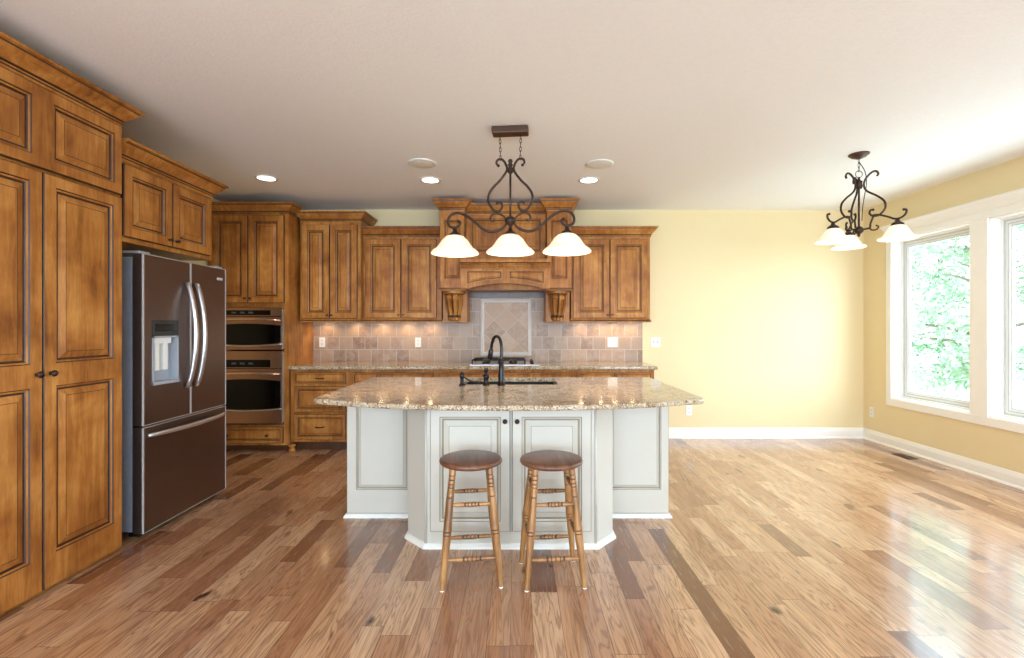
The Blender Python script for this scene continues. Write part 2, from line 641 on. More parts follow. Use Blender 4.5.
def struct(o):
    o['kind'] = 'structure'
    return o


WD = [M['wood'], M['glaze']]

# raised panel rectangle rings: (inset, height above recess plane, material of the ring reached)
PROF = [(0.000, 0.000, 0), (0.005, -0.005, 1), (0.013, -0.008, 0), (0.016, -0.013, 1), (0.024, -0.013, 1), (0.056, -0.002, 0), (0.059, -0.002, 1)]


def raised(mb, x0, z0, x1, z1, yf, prof=PROF, k=1.0):
    """a raised panel field, front plane y=yf facing -y"""
    rings = []
    for ins, h, mt in prof:
        ins *= k
        a = [(x0 + ins, yf - h, z0 + ins), (x1 - ins, yf - h, z0 + ins), (x1 - ins, yf - h, z1 - ins), (x0 + ins, yf - h, z1 - ins)]
        rings.append((a, mt))
    vs = []; fs = []; ms = []
    for a, mt in rings:
        vs += a
    for i in range(1, len(rings)):
        for q in range(4):
            fs.append(((i - 1) * 4 + q, (i - 1) * 4 + (q + 1) % 4, i * 4 + (q + 1) % 4, i * 4 + q))
            ms.append(rings[i][1])
    fs.append(tuple((len(rings) - 1) * 4 + q for q in range(4))); ms.append(0)
    mb.add(vs, fs, ms)


def panel(w, h, fields, t=0.022, x=0, z=0, y=0, k=1.0, edge=0.004):
    """door or drawer front; back at y, front at y-t; fields = rectangles (x0,z0,x1,z1) in its own frame"""
    mb = MB()
    yf = y - t
    xs = sorted({edge, w - edge} | {f[0] for f in fields} | {f[2] for f in fields})
    zs = sorted({edge, h - edge} | {f[1] for f in fields} | {f[3] for f in fields})
    for i in range(len(xs) - 1):
        for j in range(len(zs) - 1):
            a, b, c, d = xs[i], zs[j], xs[i + 1], zs[j + 1]
            mx, mz = (a + c) / 2, (b + d) / 2
            if any(f[0] < mx < f[2] and f[1] < mz < f[3] for f in fields):
                continue
            mb.add([(x + a, yf, z + b), (x + c, yf, z + b), (x + c, yf, z + d), (x + a, yf, z + d)], [(0, 1, 2, 3)], 0)
    for f in fields:
        raised(mb, x + f[0], z + f[1], x + f[2], z + f[3], yf, k=k)
    # chamfered edge + sides + back, darkened for glaze and the shadow line around doors
    e = edge
    A = [(x + e, yf, z + e), (x + w - e, yf, z + e), (x + w - e, yf, z + h - e), (x + e, yf, z + h - e)]
    B = [(x, yf + e, z), (x + w, yf + e, z), (x + w, yf + e, z + h), (x, yf + e, z + h)]
    C = [(x, y, z), (x + w, y, z), (x + w, y, z + h), (x, y, z + h)]
    vs = A + B + C
    fs = []; ms = []
    for q in range(4):
        r = (q + 1) % 4
        fs.append((q, r, 4 + r, 4 + q)); ms.append(1)
        fs.append((4 + q, 4 + r, 8 + r, 8 + q)); ms.append(1)
    fs.append((8, 11, 10, 9)); ms.append(1)
    mb.add(vs, fs, ms)
    return mb


def door(parent, name, x, z, w, h, y=0, stile=0.062, mats=WD, t=0.022, rails=None, k=1.0, fields=None):
    if fields is None:
        if rails is None:
            fields = [(stile, stile, w - stile, h - stile)]
        else:
            fields = [(stile, a, w - stile, b) for a, b in rails]
    return panel(w, h, fields, t, x, z, y, k).build(name, mats, parent, fix=False)


def knob(parent, x, y, z, r=0.015, mat=None, name='knob', label=None):
    """knob on a face at y pointing to -y"""
    R = Matrix.Rotation(PI / 2, 3, 'X')
    prof = [(0.009, 0.0), (0.006, 0.004), (0.005, 0.012), (r * 0.8, 0.016), (r, 0.022), (r * 0.85, 0.028), (r * 0.4, 0.031), (0.0001, 0.032)]
    mb = MB().lathe(prof, (x, y, z), 14, 0, R)
    o = mb.build(name, mat or M['bronze'], parent)
    if label: o['label'] = label
    return o


CROWN = lambda z0, h, o: [(-0.01, z0), (o * 0.06, z0), (o * 0.10, z0 + h * 0.10), (o * 0.14, z0 + h * 0.16), (o * 0.14, z0 + h * 0.22), (o * 0.22, z0 + h * 0.30),
                          (o * 0.42, z0 + h * 0.46), (o * 0.66, z0 + h * 0.62), (o * 0.80, z0 + h * 0.78), (o * 0.82, z0 + h * 0.84),
                          (o * 1.0, z0 + h * 0.88), (o * 1.0, z0 + h), (-0.01, z0 + h)]
CROWN_M = [0, 0, 1, 0, 1, 0, 0, 0, 1, 0, 0, 0, 0]


def crown(parent, path, z0, h, o):
    return MB().sweep(path, CROWN(z0, h, o), False, 0, CROWN_M).build('crown_molding', WD, parent)


# ------------------------------------------------------------------ room shell
struct(MB().box(XL - .15, YF - .15, -0.12, XR + .15, YB + .15, 0).build('floor', M['floor']))
struct(MB().box(XL - .15, YF - .15, ZC, XR + .15, YB + .15, ZC + 0.25).build('ceiling', M['ceiling']))
struct(MB().box(XL - .15, YB, 0, XR + .15, YB + .15, ZC).build('wall_back', M['wall']))
struct(MB().box(XL - .15, YF, 0, XL, YB, ZC).build('wall_left', M['wall']))
mb = MB()
T = 0.15
ys = [YF] + [q for a, b in sorted(WIN) for q in (a, b)] + [YB]
mb.box(XR, YF, 0, XR + T, YB, WZ0)
mb.box(XR, YF, WZ1, XR + T, YB, ZC)
for i in range(0, len(ys), 2):
    mb.box(XR, ys[i], WZ0, XR + T, ys[i + 1], WZ1)
struct(mb.build('wall_right', M['wall']))
mb = MB()
z0, z1 = FILLWIN[0][2:]
mb.box(XL, YF - T, 0, XR, YF, z0)
mb.box(XL, YF - T, z1, XR, YF, ZC)
xs = [XL] + [q for a in FILLWIN for q in a[:2]] + [XR]
for i in range(0, len(xs), 2):
    mb.box(xs[i], YF - T, z0, xs[i + 1], YF, z1)
struct(mb.build('wall_front', M['wall']))

BB = [(0, 0.0), (0.016, 0.0), (0.016, 0.085), (0.013, 0.092), (0.013, 0.098), (0.009, 0.108), (0.007, 0.118), (0.004, 0.125), (0, 0.125)]
struct(MB().sweep([(1.515, YB), (XR, YB)], BB).build('baseboard_back', M['trim']))
struct(MB().sweep([(XR, YB - 0.012), (XR, YF)], BB).build('baseboard_right', M['trim']))
SHOE = [(0, 0), (0.030, 0), (0.028, 0.010), (0.022, 0.017), (0.016, 0.020), (0, 0.020)]
struct(MB().sweep([(1.515, YB), (XR, YB)], SHOE).build('trim_1', M['trim']))
struct(MB().sweep([(XR, YB - 0.012), (XR, YF)], SHOE).build('trim_2', M['trim']))

# windows in the right wall ------------------------------------------------
cas = MB()                                     # flat casing, mullions, header
cx = XR - 0.020
ya, yb = WIN[2][0] - 0.075, WIN[0][1] + 0.075
cas.box(cx, ya, WZ0 - 0.080, XR, yb, WZ0)
cas.box(cx, ya, WZ1, XR, yb, WZ1 + 0.075)
edges = [ya] + [q for a, b in sorted(WIN) for q in (a, b)] + [yb]
for i in range(0, len(edges), 2):
    cas.box(cx, edges[i], WZ0, XR, edges[i + 1], WZ1)
struct(cas.build('trim_3', M['trim'], bevel=0.003))
hd = MB().sweep([(XR - 0.020, yb + 0.002), (XR - 0.020, ya)],
                [(0.0, WZ1 + 0.066), (0.010, WZ1 + 0.066), (0.010, WZ1 + 0.080), (0.014, WZ1 + 0.086), (0.022, WZ1 + 0.102), (0.040, WZ1 + 0.122),
                 (0.060, WZ1 + 0.138), (0.066, WZ1 + 0.146), (0.066, WZ1 + 0.160), (-0.02, WZ1 + 0.160), (-0.02, WZ1 + 0.07)])
struct(hd.build('trim_4', M['trim']))
for n_, (a, b) in enumerate(WIN):
    w = bpy.data.objects.new('window_%d' % (n_ + 1), None)
    w.location = (XR, (a + b) / 2, WZ0)
    scene.collection.objects.link(w)
    w['kind'] = 'structure'
    hw, H = (b - a) / 2, WZ1 - WZ0
    jm = MB()
    e = 0.012
    jm.box(-0.002, -hw, 0, 0.15, hw, e); jm.box(-0.002, -hw, H - e, 0.15, hw, H)
    jm.box(-0.002, -hw, e, 0.15, -hw + e, H - e); jm.box(-0.002, hw - e, e, 0.15, hw, H - e)
    jm.build('jamb', M['trim'], w)
    fr = MB()

    def ring(mb, x0, x1, i0, i1):
        mb.box(x0, -hw + i0, i0, x1, hw - i0, i1); mb.box(x0, -hw + i0, H - i1, x1, hw - i0, H - i0)
        mb.box(x0, -hw + i0, i1, x1, -hw + i1, H - i1); mb.box(x0, hw - i1, i1, x1, hw - i0, H - i1)
    ring(fr, 0.085, 0.148, e, 0.030)
    fr.build('frame', M['trim'], w, bevel=0.002)
    sa = MB()
    ring(sa, 0.100, 0.140, 0.044, 0.082)
    sa.build('sash', M['white'], w, bevel=0.002)
    tr_ = MB(); ring(tr_, 0.092, 0.139, 0.029, 0.0445); ring(tr_, 0.0985, 0.105, 0.060, 0.070); ring(tr_, 0.108, 0.132, 0.0815, 0.092)
    tr_.build('weather_seal', M['sealgrey'], w)
    MB().box(0.116, -hw + 0.085, 0.085, 0.122, hw - 0.085, H - 0.085).build('glass_pane', M['glass'], w)
# plain frames of the fill-light openings added behind the camera
for n_, (x0, x1, z0, z1) in enumerate(FILLWIN):
    fr = MB()
    fr.box(x0, YF - 0.12, z0, x1, YF - 0.03, z0 + 0.07); fr.box(x0, YF - 0.12, z1 - 0.07, x1, YF - 0.03, z1)
    for q in (x0, (x0 + x1) / 2 - 0.035, x1 - 0.07):
        fr.box(q, YF - 0.12, z0, q + 0.07, YF - 0.03, z1)
    struct(fr.build('window_%d' % (n_ + 4), M['trim']))

# ------------------------------------------------------------------ pantry cabinet (faces +x)
PX = -2.378
y0, y1 = 1.36, 2.875
pan = thing('pantry_cabinet', 'tall honey-stained pantry cabinet with double doors beside the refrigerator', 'cabinet', (PX, y0, 0), PI / 2)
PW = y1 - y0
MB().box(0, 0, 0, PW, abs(XL - PX) - 0.01, 2.56).build('body', WD, pan, bevel=0.003)
fx = 2.333 - y0
rf = [(2.443 - y0, 0.055, 2.812 - y0, 0.345), (fx - 0.42, 0.055, fx, 0.345)]
panel(1.02, 0.405, [(a - (PW - 1.03), b, c - (PW - 1.03), d) for a, b, c, d in rf[::-1]], 0.022, PW - 1.03, 2.122, 0).build('upper_panel', WD, pan, fix=False)
dl = 2.388 - y0
for i, (xa, wd) in enumerate(((dl + 0.003, 0.475), (dl - 0.478, 0.475), (dl - 0.957, 0.475))):
    if xa < 0.005: wd += xa - 0.02; xa = 0.02
    d_ = door(pan, 'door', xa, 0.02, wd, 2.085, 0, rails=[(0.165, 1.015), (1.13, 2.025)])
    if i < 2:
        knob(d_, xa + (0.032 if i == 0 else wd - 0.032), -0.022, 1.10, 0.017)
crown(pan, [(PW, 0.55), (PW, 0), (0, 0)][::-1] if False else [(0, 0.55), (0, 0), (PW, 0), (PW, 0.55)][::1], 2.535, 0.115, 0.085)

# ------------------------------------------------------------------ refrigerator
FX = -2.34
fy0, fy1 = 3.01, 3.86
FW = fy1 - fy0
fr = thing('refrigerator', 'dark bronze steel french door refrigerator with ice dispenser', 'refrigerator', (FX, fy0, 0), PI / 2)
b_ = MB().box(0.01, 0.085, 0.04, FW - 0.01, 0.85, 1.775)
b_.build('body', M['greyside'], fr, bevel=0.004)
g_ = MB().box(0.02, 0.07, 0.05, FW - 0.02, 0.09, 1.76).build('gasket', M['black'], fr)
MB().box(0.03, 0.05, 0.005, FW - 0.03, 0.12, 0.05).build('toe_grille', M['black'], fr)
BS = [M['blacksteel'], M['edgegrey'], M['black']]


def fdoor(name, x0, x1, z0, z1):
    """slightly crowned door with pale edges"""
    mb = MB()
    mb.box(x0, 0.004, z0, x1, 0.068, z1, 0)
    t = 0.0035
    for a in ((x0 - 0.0005, z0, x0 + t, z1), (x1 - t, z0, x1 + 0.0005, z1)):
        mb.box(a[0], 0.0, a[1], a[2], 0.012, a[3], 1)
    mb.box(x0, 0.0, z0 - 0.0005, x1, 0.012, z0 + t, 1)
    mb.box(x0, 0.0, z1 - t, x1, 0.012, z1 + 0.0005, 1)
    return mb


seam = 3.447 - fy0
# near door has the dispenser recess: build it as a frame around the recess
dy0, dy1, dz0, dz1, dzm = 3.084 - fy0, 3.318 - fy0, 0.957, 1.38, 1.275
mb = MB()
for (a, c, b, d) in ((0, 0.712, dy0, 1.795), (dy1, 0.712, seam - 0.003, 1.795), (dy0, 0.712, dy1, dz0), (dy0, dz1, dy1, 1.795)):
    mb.box(a, 0.004, c, b, 0.068, d, 0)
t = 0.0035
mb.box(-0.0005, 0, 0.712, t, 0.012, 1.795, 1); mb.box(seam - 0.003 - t, 0, 0.712, seam - 0.003, 0.012, 1.795, 1)
mb.box(0, 0, 0.711, seam - 0.003, 0.012, 0.712 + t, 1); mb.box(0, 0, 1.795 - t, seam - 0.003, 0.012, 1.796, 1)
ld = mb.build('door', BS, fr)
mb = MB()                                           # dispenser
mb.box(dy0, 0.0, dzm, dy1, 0.02, dz1, 1)
mb.box(dy0, 0.055, dz0, dy1, 0.066, dzm, 0)
mb.box(dy0, -0.002, dz0, dy0 + 0.012, 0.06, dzm, 0); mb.box(dy1 - 0.012, -0.002, dz0, dy1, 0.06, dzm, 0)
mb.box(dy0, -0.002, dzm - 0.012, dy1, 0.06, dzm, 0); mb.box(dy0, -0.006, dz0, dy1, 0.06, dz0 + 0.02, 0)
dsp = mb.build('dispenser', [M['greyplastic'], M['slot']], ld)
mb = MB().box(dy0 + 0.06, 0.03, dz0 + 0.09, dy0 + 0.10, 0.055, dzm - 0.05, 0).box(dy0 + 0.135, 0.03, dz0 + 0.09, dy0 + 0.175, 0.055, dzm - 0.05, 0)
mb.box(dy0 + 0.04, 0.02, dzm - 0.05, dy1 - 0.04, 0.05, dzm - 0.012, 0)
o = mb.build('dispenser_paddle', M['plastic'], ld, bevel=0.002)
mb = MB().box(dy0 + 0.02, -0.003, dzm + 0.03, dy1 - 0.02, 0.0, dz1 - 0.025, 0)
mb.build('control_display', M['black'], ld)
rd = fdoor('door', seam + 0.003, FW, 0.712, 1.795).build('door', BS, fr)
fz = fdoor('freezer_drawer', 0, FW, 0.035, 0.70).build('freezer_drawer', BS, fr)
for q in (0, FW - 0.09):
    MB().box(q, 0.03, 1.797, q + 0.09, 0.16, 1.815).build('hinge_cover', M['greyplastic'], fr, bevel=0.004)


def bow_handle(pa, p0, p1, bulge, w, th, horiz=False):
    """flat bowed bar between two points of the door face"""
    mb = MB()
    n = 16
    ring = []
    for i in range(n + 1):
        t = i / n
        s = math.sin(PI * t) ** 0.75 if 0 < t < 1 else 0
        x = p0[0] + (p1[0] - p0[0]) * t
        z = p0[1] + (p1[1] - p0[1]) * t
        y = -bulge * s
        hw = w / 2 * (0.75 + 0.25 * s)
        if horiz:
            ring.append([(x, y, z - hw), (x, y - th, z - hw * .7), (x, y - th, z + hw * .7), (x, y, z + hw)])
        else:
            ring.append([(x - hw, y, z), (x - hw * .7, y - th, z), (x + hw * .7, y - th, z), (x + hw, y, z)])
    vs = [v for r in ring for v in r]
    fs = []
    for i in range(n):
        for q in range(4):
            fs.append((i * 4 + q, i * 4 + (q + 1) % 4, (i + 1) * 4 + (q + 1) % 4, (i + 1) * 4 + q))
    fs += [(3, 2, 1, 0), tuple(n * 4 + q for q in range(4))]
    mb.add(vs, fs, 0, True)
    return mb.build('handle', M['steel'], pa)


bow_handle(ld, (seam - 0.048, 0.905), (seam - 0.048, 1.65), 0.062, 0.044, 0.018)
bow_handle(rd, (seam + 0.048, 0.905), (seam + 0.048, 1.65), 0.062, 0.044, 0.018)
h_ = bow_handle(fz, (0.03, 0.645), (FW - 0.03, 0.645), 0.052, 0.034, 0.014, True)
mb = MB().box(FW - 0.105, -0.001, 1.70, FW - 0.045, 0.005, 1.722, 0)
for q in range(4):
    mb.box(FW - 0.100 + q * 0.014, -0.002, 1.705, FW - 0.092 + q * 0.014, 0.0, 1.717, 0)
mb.build('badge', M['steel'], rd)

# ------------------------------------------------------------------ cabinet over the refrigerator
CX = -2.42
cy0, cy1 = 2.885, 3.805
c = thing('wall_cabinet', 'short two-door wood cabinet above the refrigerator', 'cabinet', (CX, cy0, 1.86), PI / 2)
CWd = cy1 - cy0
MB().box(0, 0, 0, CWd, 0.88, 0.52).build('body', WD, c, bevel=0.003)
for i, xa in enumerate((0.045, 0.045 + 0.417)):
    d_ = door(c, 'door', xa, 0.03, 0.411, 0.445)
    knob(d_, xa + (0.38 if i == 0 else 0.03), -0.022, 0.075, 0.012)
crown(c, [(0.004, 0), (CWd, 0), (CWd, 0.80)], 0.495, 0.115, 0.085)
# end panel beside the refrigerator
ep = thing('end_panel', 'full height wood panel between refrigerator and oven cabinet', 'panel', (CX, 3.878, 0), PI / 2) if False else None

# ------------------------------------------------------------------ oven cabinet
OY = 5.13
ox0, ox1 = -3.30, -2.443
oc = thing('oven_cabinet', 'tall wood cabinet holding the built-in double ovens', 'cabinet', (ox0, OY, 0))
OW = ox1 - ox0
ovx0, ovx1 = 0.045, 0.808                       # oven opening in cabinet coordinates
mb = MB()
D_ = YB - OY - 0.005
mb.box(0, 0, 0.29, ovx0, D_, 1.545); mb.box(ovx1, 0, 0.29, OW, D_, 1.545)
mb.box(0, 0, 1.545, OW, D_, 2.56)
mb.box(0, 0, 0.07, OW, D_, 0.29)
MB().box(0.0, 0.085, 0, OW, D_, 0.07).build('toe_kick', M['wood_shaded'], oc)
mb.box(ovx0, D_ - 0.02, 0.29, ovx1, D_, 1.545)
mb.build('body', WD, oc)
for i in range(2):
    xa = 0.052 + i * 0.386
    d_ = door(oc, 'door', xa, 1.59, 0.380, 0.935)
    knob(d_, xa + (0.355 if i == 0 else 0.025), -0.022, 1.64, 0.011)
d_ = panel(0.76, 0.175, [(0.025, 0.025, 0.735, 0.15)], 0.02, 0.047, 0.095, 0, k=0.5).build('drawer', WD, oc, fix=False)
knob(d_, 0.225, -0.02, 0.18, 0.014); knob(d_, 0.64, -0.02, 0.18, 0.014)
crown(oc, [(0, 0), (OW, 0), (OW, 0.15)], 2.535, 0.115, 0.085)
MB().lathe([(0.030, 0), (0.036, 0.01), (0.030, 0.03), (0.020, 0.04), (0.034, 0.055), (0.034, 0.075)], (OW + 0.030, 0.02, 0), 16).build('foot', WD, oc)

OS = [M['ovensteel'], M['blackglass'], M['steel'], M['display'], M['black']]


def oven(name, label, z0, z1, ctl, hz, g0, g1, sag):
    o = thing(name, label, 'oven', (ox0 + ovx0, OY, z0))
    w = ovx1 - ovx0
    MB().box(0.01, 0.0, 0.005, w - 0.01, 0.55, z1 - z0 - 0.005).build('body', M['black'], o)
    # control panel
    cp = MB().box(0.0, -0.025, ctl[0] - z0 - 0.012, w, 0.0, z1 - z0).build('control_panel', M['ovensteel'], o, bevel=0.002)
    MB().box(0.03, -0.028, ctl[0] - z0, w - 0.13, -0.024, ctl[1] - z0).build('display', M['blackglass'], cp)
    for q in range(3):
        mb = MB()
        mb.box(0.22 + q * 0.09, -0.0285, (ctl[0] + ctl[1]) / 2 - z0 - 0.008, 0.27 + q * 0.09, -0.0275, (ctl[0] + ctl[1]) / 2 - z0 + 0.010)
        mb.build('display_digits', M['display'], cp)
    zt = ctl[0] - z0 - 0.018
    dmb = MB().box(0, -0.035, 0.008, w, -0.002, zt)
    dd = dmb.build('door', M['ovensteel'], o, bevel=0.003)
    n = 20
    top = [(0.012 + (w - 0.024) * i / n, g1 - z0 + 0.020 * math.sin(PI * i / n)) for i in range(n + 1)]
    bot = [(0.012 + (w - 0.024) * i / n, g0 - z0 - sag * math.sin(PI * i / n)) for i in range(n, -1, -1)]
    MB().xprism(bot[::-1] + top[::-1], -0.040, -0.034).build('window', M['blackglass'], dd)
    hp = [(0.03 + (w - 0.06) * i / n, -0.035 - 0.055 * math.sin(PI * i / n) ** 0.6 if 0 < i < n else -0.035, hz - z0 + 0.012 * math.sin(PI * i / n)) for i in range(n + 1)]
    MB().tube(hp, 0.013, 10).build('handle', M['copper'], dd)
    n = 20
    tr = [(0.0 + w * i / n, -0.043, g0 - z0 - 0.012 - sag * math.sin(PI * i / n)) for i in range(n + 1)]
    MB().tube(tr, 0.006, 6).build('trim_strip', M['steel'], dd)
    MB().box(w - 0.004, -0.036, 0.02, w + 0.004, -0.004, z1 - z0 - 0.02).build('side_trim', M['steel'], o)
    return o


oven('microwave_oven', 'upper built-in oven with black glass, smaller of the pair', 1.085, 1.54, (1.46, 1.512), 1.405, 1.165, 1.350, 0.022)
ov = oven('wall_oven', 'lower built-in oven with black glass, larger of the pair', 0.30, 1.078, (0.905, 0.985), 0.835, 0.478, 0.760, 0.022)
MB().box(0.0, -0.012, 0.0, ovx1 - ovx0, 0.0, 0.05).build('vent_grille', M['black'], ov)

# ------------------------------------------------------------------ wall cabinets on the back wall
def light_rail(parent, path, z, h=0.035, o=0.012):
    return MB().sweep(path, [(-0.02, z), (o, z), (o, z + h * 0.3), (o * 0.4, z + h * 0.6), (0, z + h), (-0.02, z + h)], False, 0, [0, 0, 1, 0, 0, 0]).build('light_rail', WD, parent)


def wall_cab(name, label, x0, x1, yf, ztop, ch, doors, path_crown, path_rail, z0=1.39):
    c = thing(name, label, 'cabinet', (x0, yf, z0))
    w = x1 - x0
    MB().box(0, 0, 0.035, w, YB - yf - 0.004, ztop - z0 - 0.03).build('body', WD, c, bevel=0.002)
    for i, (a, b, za, zb) in enumerate(doors):
        d_ = door(c, 'door', a - x0, za - z0, b - a, zb - za)
        knob(d_, (b - x0 - 0.022) if i == 0 else (a - x0 + 0.022), -0.022, za - z0 + 0.035, 0.009)
    crown(c, path_crown(w), ztop - z0 - ch, ch, 0.075)
    light_rail(c, path_rail(w), 0)
    return c


YB1 = 5.345
wall_cab('wall_cabinet', 'narrow taller two-door wall cabinet beside the oven cabinet', -2.412, -1.742, YB1, 2.612, 0.110,
         [(-2.388, -2.083, 1.43, 2.47), (-2.077, -1.775, 1.43, 2.47)],
         lambda w: [(0.0, 0), (w, 0), (w, 0.40)], lambda w: [(0, 0), (w, 0), (w, 0.38)])
YC1 = 5.43
wall_cab('wall_cabinet', 'two-door wall cabinet directly left of the range hood', -1.738, -0.852, YC1, 2.462, 0.115,
         [(-1.712, -1.312, 1.435, 2.325), (-1.303, -0.905, 1.435, 2.325)],
         lambda w: [(0.0, 0), (w, 0)], lambda w: [(0.0, 0), (w, 0)])
wall_cab('wall_cabinet', 'two-door wall cabinet at the wall end, right of the range hood', 0.612, 1.505, YC1, 2.462, 0.115,
         [(0.612 + 0.02, 1.042, 1.435, 2.325), (1.050, 1.470, 1.435, 2.325)],
         lambda w: [(0.0, 0), (w, 0), (w, 0.33)], lambda w: [(0.0, 0), (w, 0), (w, 0.33)])

# ------------------------------------------------------------------ range hood
hx = -0.122
hood = thing('range_hood', 'carved wood range hood mantel with corbels above the cooktop', 'range hood', (hx, YB, 1.39))
H0 = 1.39
YCOL = 5.20 - YB                                  # column front
for sgn in (-1, 1):
    xa, xb = (sgn * 0.445, sgn * 0.715)
    xa, xb = min(xa, xb), max(xa, xb)
    mb = MB().box(xa, YCOL + 0.02, 1.755 - H0, xb, -0.004, 2.62 - H0)
    col = mb.build('column', WD, hood, bevel=0.002)
    panel(xb - xa, 2.62 - 1.755, [(0.048, 0.10, xb - xa - 0.048, 0.735)], 0.02, xa, 1.755 - H0, YCOL + 0.02, k=0.7).build('column_panel', WD, col, fix=False)
    MB().sweep([(xa, -0.01), (xa, YCOL), (xb, YCOL), (xb, -0.01)],
               [(q, z) for q, z in CROWN(2.59 - H0, 0.118, 0.075)], False, 0, CROWN_M).build('crown_molding', WD, col)
    MB().sweep([(xa, -0.01), (xa, YCOL), (xb, YCOL), (xb, -0.01)],
               [(-0.01, 1.735 - H0), (0.006, 1.735 - H0), (0.012, 1.745 - H0), (0.006, 1.760 - H0), (-0.01, 1.760 - H0)], False, 0, [0, 0, 1, 0, 0]).build('base_molding', WD, col)
    MB().box(xa + 0.0, YCOL + 0.0, 1.728 - H0, xb, -0.01, 1.742 - H0).build('soffit', WD, col)
    # backing panel behind the corbel
    MB().box(xa, 5.42 - YB, 1.395 - H0, xb, -0.004, 1.73 - H0).build('side_panel', WD, hood, bevel=0.002)
    MB().box(xa - 0.004, 5.41 - YB, 1.39 - H0, xb + 0.004, -0.004, 1.403 - H0).build('side_rail', WD, hood)
    # corbel: carved scroll
    cxm = (xa + xb) / 2 - 0.004
    prof = [(0.21, 1.735), (0.21, 1.70), (0.185, 1.692), (0.19, 1.665), (0.185, 1.63), (0.160, 1.585), (0.125, 1.545), (0.100, 1.515), (0.088, 1.49),
            (0.092, 1.465), (0.088, 1.44), (0.070, 1.42), (0.04, 1.405), (0.0, 1.40)]
    wprof = [0.110, 0.110, 0.093, 0.092, 0.092, 0.089, 0.084, 0.077, 0.069, 0.070, 0.072, 0.066, 0.050, 0.03]
    base_y = 5.42 - YB
    mb = MB()
    m = 20
    vs = []
    for (dp, z), hw in zip(prof, wprof):
        for i in range(m + 1):
            u = -1 + 2 * i / m
            flute = 0.018 * abs(math.cos(u * PI * 1.5)) ** 3 if 1.41 < z < 1.69 else 0
            round_ = (1 - abs(u) ** 3 * 0.45)
            vs.append((cxm + u * hw, base_y - max(0.0, dp * round_ - 0.010 + flute), z - H0))
        vs.append((cxm + hw, base_y, z - H0)); vs.append((cxm - hw, base_y, z - H0))
    k = m + 3
    fs = []; ms = []
    for i in range(len(prof) - 1):
        for j in range(k):
            fs.append((i * k + j, i * k + (j + 1) % k, (i + 1) * k + (j + 1) % k, (i + 1) * k + j))
            ms.append(1 if i in (1, 9) or (1 < i < 10 and j in (3, 9, 10, 16)) else 0)
    fs += [tuple(range(k)), tuple((len(prof) - 1) * k + j for j in range(k))[::-1]]; ms += [0, 0]
    mb.add(vs, fs, ms, False)
    co = mb.build('corbel', WD, hood)
    for u in (-0.5, 0.0, 0.5):
        MB().sphere((cxm + u * 0.07, base_y - 0.085, 1.418 - H0), 0.017, 10).build('carved_bead', WD, co)
    mb = MB()
    mb.tube([(cxm - 0.062, base_y - 0.17, 1.655 - H0), (cxm + 0.062, base_y - 0.17, 1.655 - H0)], 0.020, 10)
    mb.build('carved_roll', WD, co)
# recessed centre panel
yc = 5.32 - YB
MB().box(-0.445, yc + 0.02, 1.75 - H0, 0.445, -0.004, 2.60 - H0).build('chimney_body', WD, hood)
panel(0.888, 0.56, [(0.055, 0.11, 0.832, 0.475)], 0.02, -0.444, 2.06 - H0, yc + 0.02).build('chimney_panel', WD, hood, fix=False)
MB().sweep([(-0.444, yc), (0.444, yc)], CROWN(2.575 - H0, 0.115, 0.075), False, 0, CROWN_M).build('crown_molding', WD, hood)
# mantel
ym = 5.115 - YB
n = 24
mw = 0.475
archz = lambda x: 1.745 + 0.055 * (1 - (x / 0.40) ** 2) if abs(x) < 0.40 else 1.745
pts = []
xsA = [-mw + 2 * mw * i / 48 for i in range(49)]
mb = MB()
bot = [(x, archz(x) - H0) for x in xsA]
mb.xprism(bot + [(mw, 1.965 - H0), (-mw, 1.965 - H0)], ym, ym + 0.06)
man = mb.build('mantel', WD, hood)
# two arched raised fields
for s_ in (-1, 1):
    a, b = (-0.415, -0.035) if s_ < 0 else (0.035, 0.415)
    mb = MB()
    rings = []
    for ins, h, mt in [(0, 0.0, 0), (0, 0.008, 1), (0.010, 0.008, 0), (0.014, 0.001, 1), (0.020, 0.001, 1), (0.036, 0.008, 0), (0.038, 0.008, 1)]:
        q = []
        N = 10
        for i in range(N + 1):
            x = a + ins + (b - a - 2 * ins) * i / N
            q.append((x, ym - h, archz(x) + 0.045 + ins - H0))
        q.append((b - ins, ym - h, 1.935 - ins - H0)); q.append((a + ins, ym - h, 1.935 - ins - H0))
        rings.append((q, mt))
    kk = len(rings[0][0])
    vs = [v for r in rings for v in r[0]]
    fs = []; ms = []
    for i in range(1, len(rings)):
        for j in range(kk):
            fs.append(((i - 1) * kk + j, (i - 1) * kk + (j + 1) % kk, i * kk + (j + 1) % kk, i * kk + j)); ms.append(rings[i][1])
    fs.append(tuple((len(rings) - 1) * kk + j for j in range(kk))); ms.append(0)
    mb.add(vs, fs, ms)
    mb.build('arched_panel', WD, man)
ms_prof = [(-0.02, 1.955), (0.004, 1.955), (0.010, 1.972), (0.014, 1.975), (0.014, 1.986), (0.030, 2.004), (0.034, 2.012), (0.050, 2.018), (0.052, 2.045), (0.046, 2.058), (-0.30, 2.062), (-0.30, 1.955)]
MB().sweep([(-mw, ym), (mw, ym)], [(a, b - H0) for a, b in ms_prof], False, 0, [0, 0, 1, 0, 0, 0, 1, 0, 0, 0, 0, 0]).build('mantel_shelf', WD, hood)
mb = MB()
mb.box(-mw, ym + 0.06, 1.75 - H0, -mw + 0.03, YCOL + 0.02, 1.965 - H0); mb.box(mw - 0.03, ym + 0.06, 1.75 - H0, mw, YCOL + 0.02, 1.965 - H0)
mb.box(-0.445, YCOL - 0.03, 1.845 - H0, 0.445, -0.01, 1.86 - H0)
mb.build('mantel_return', WD, hood)
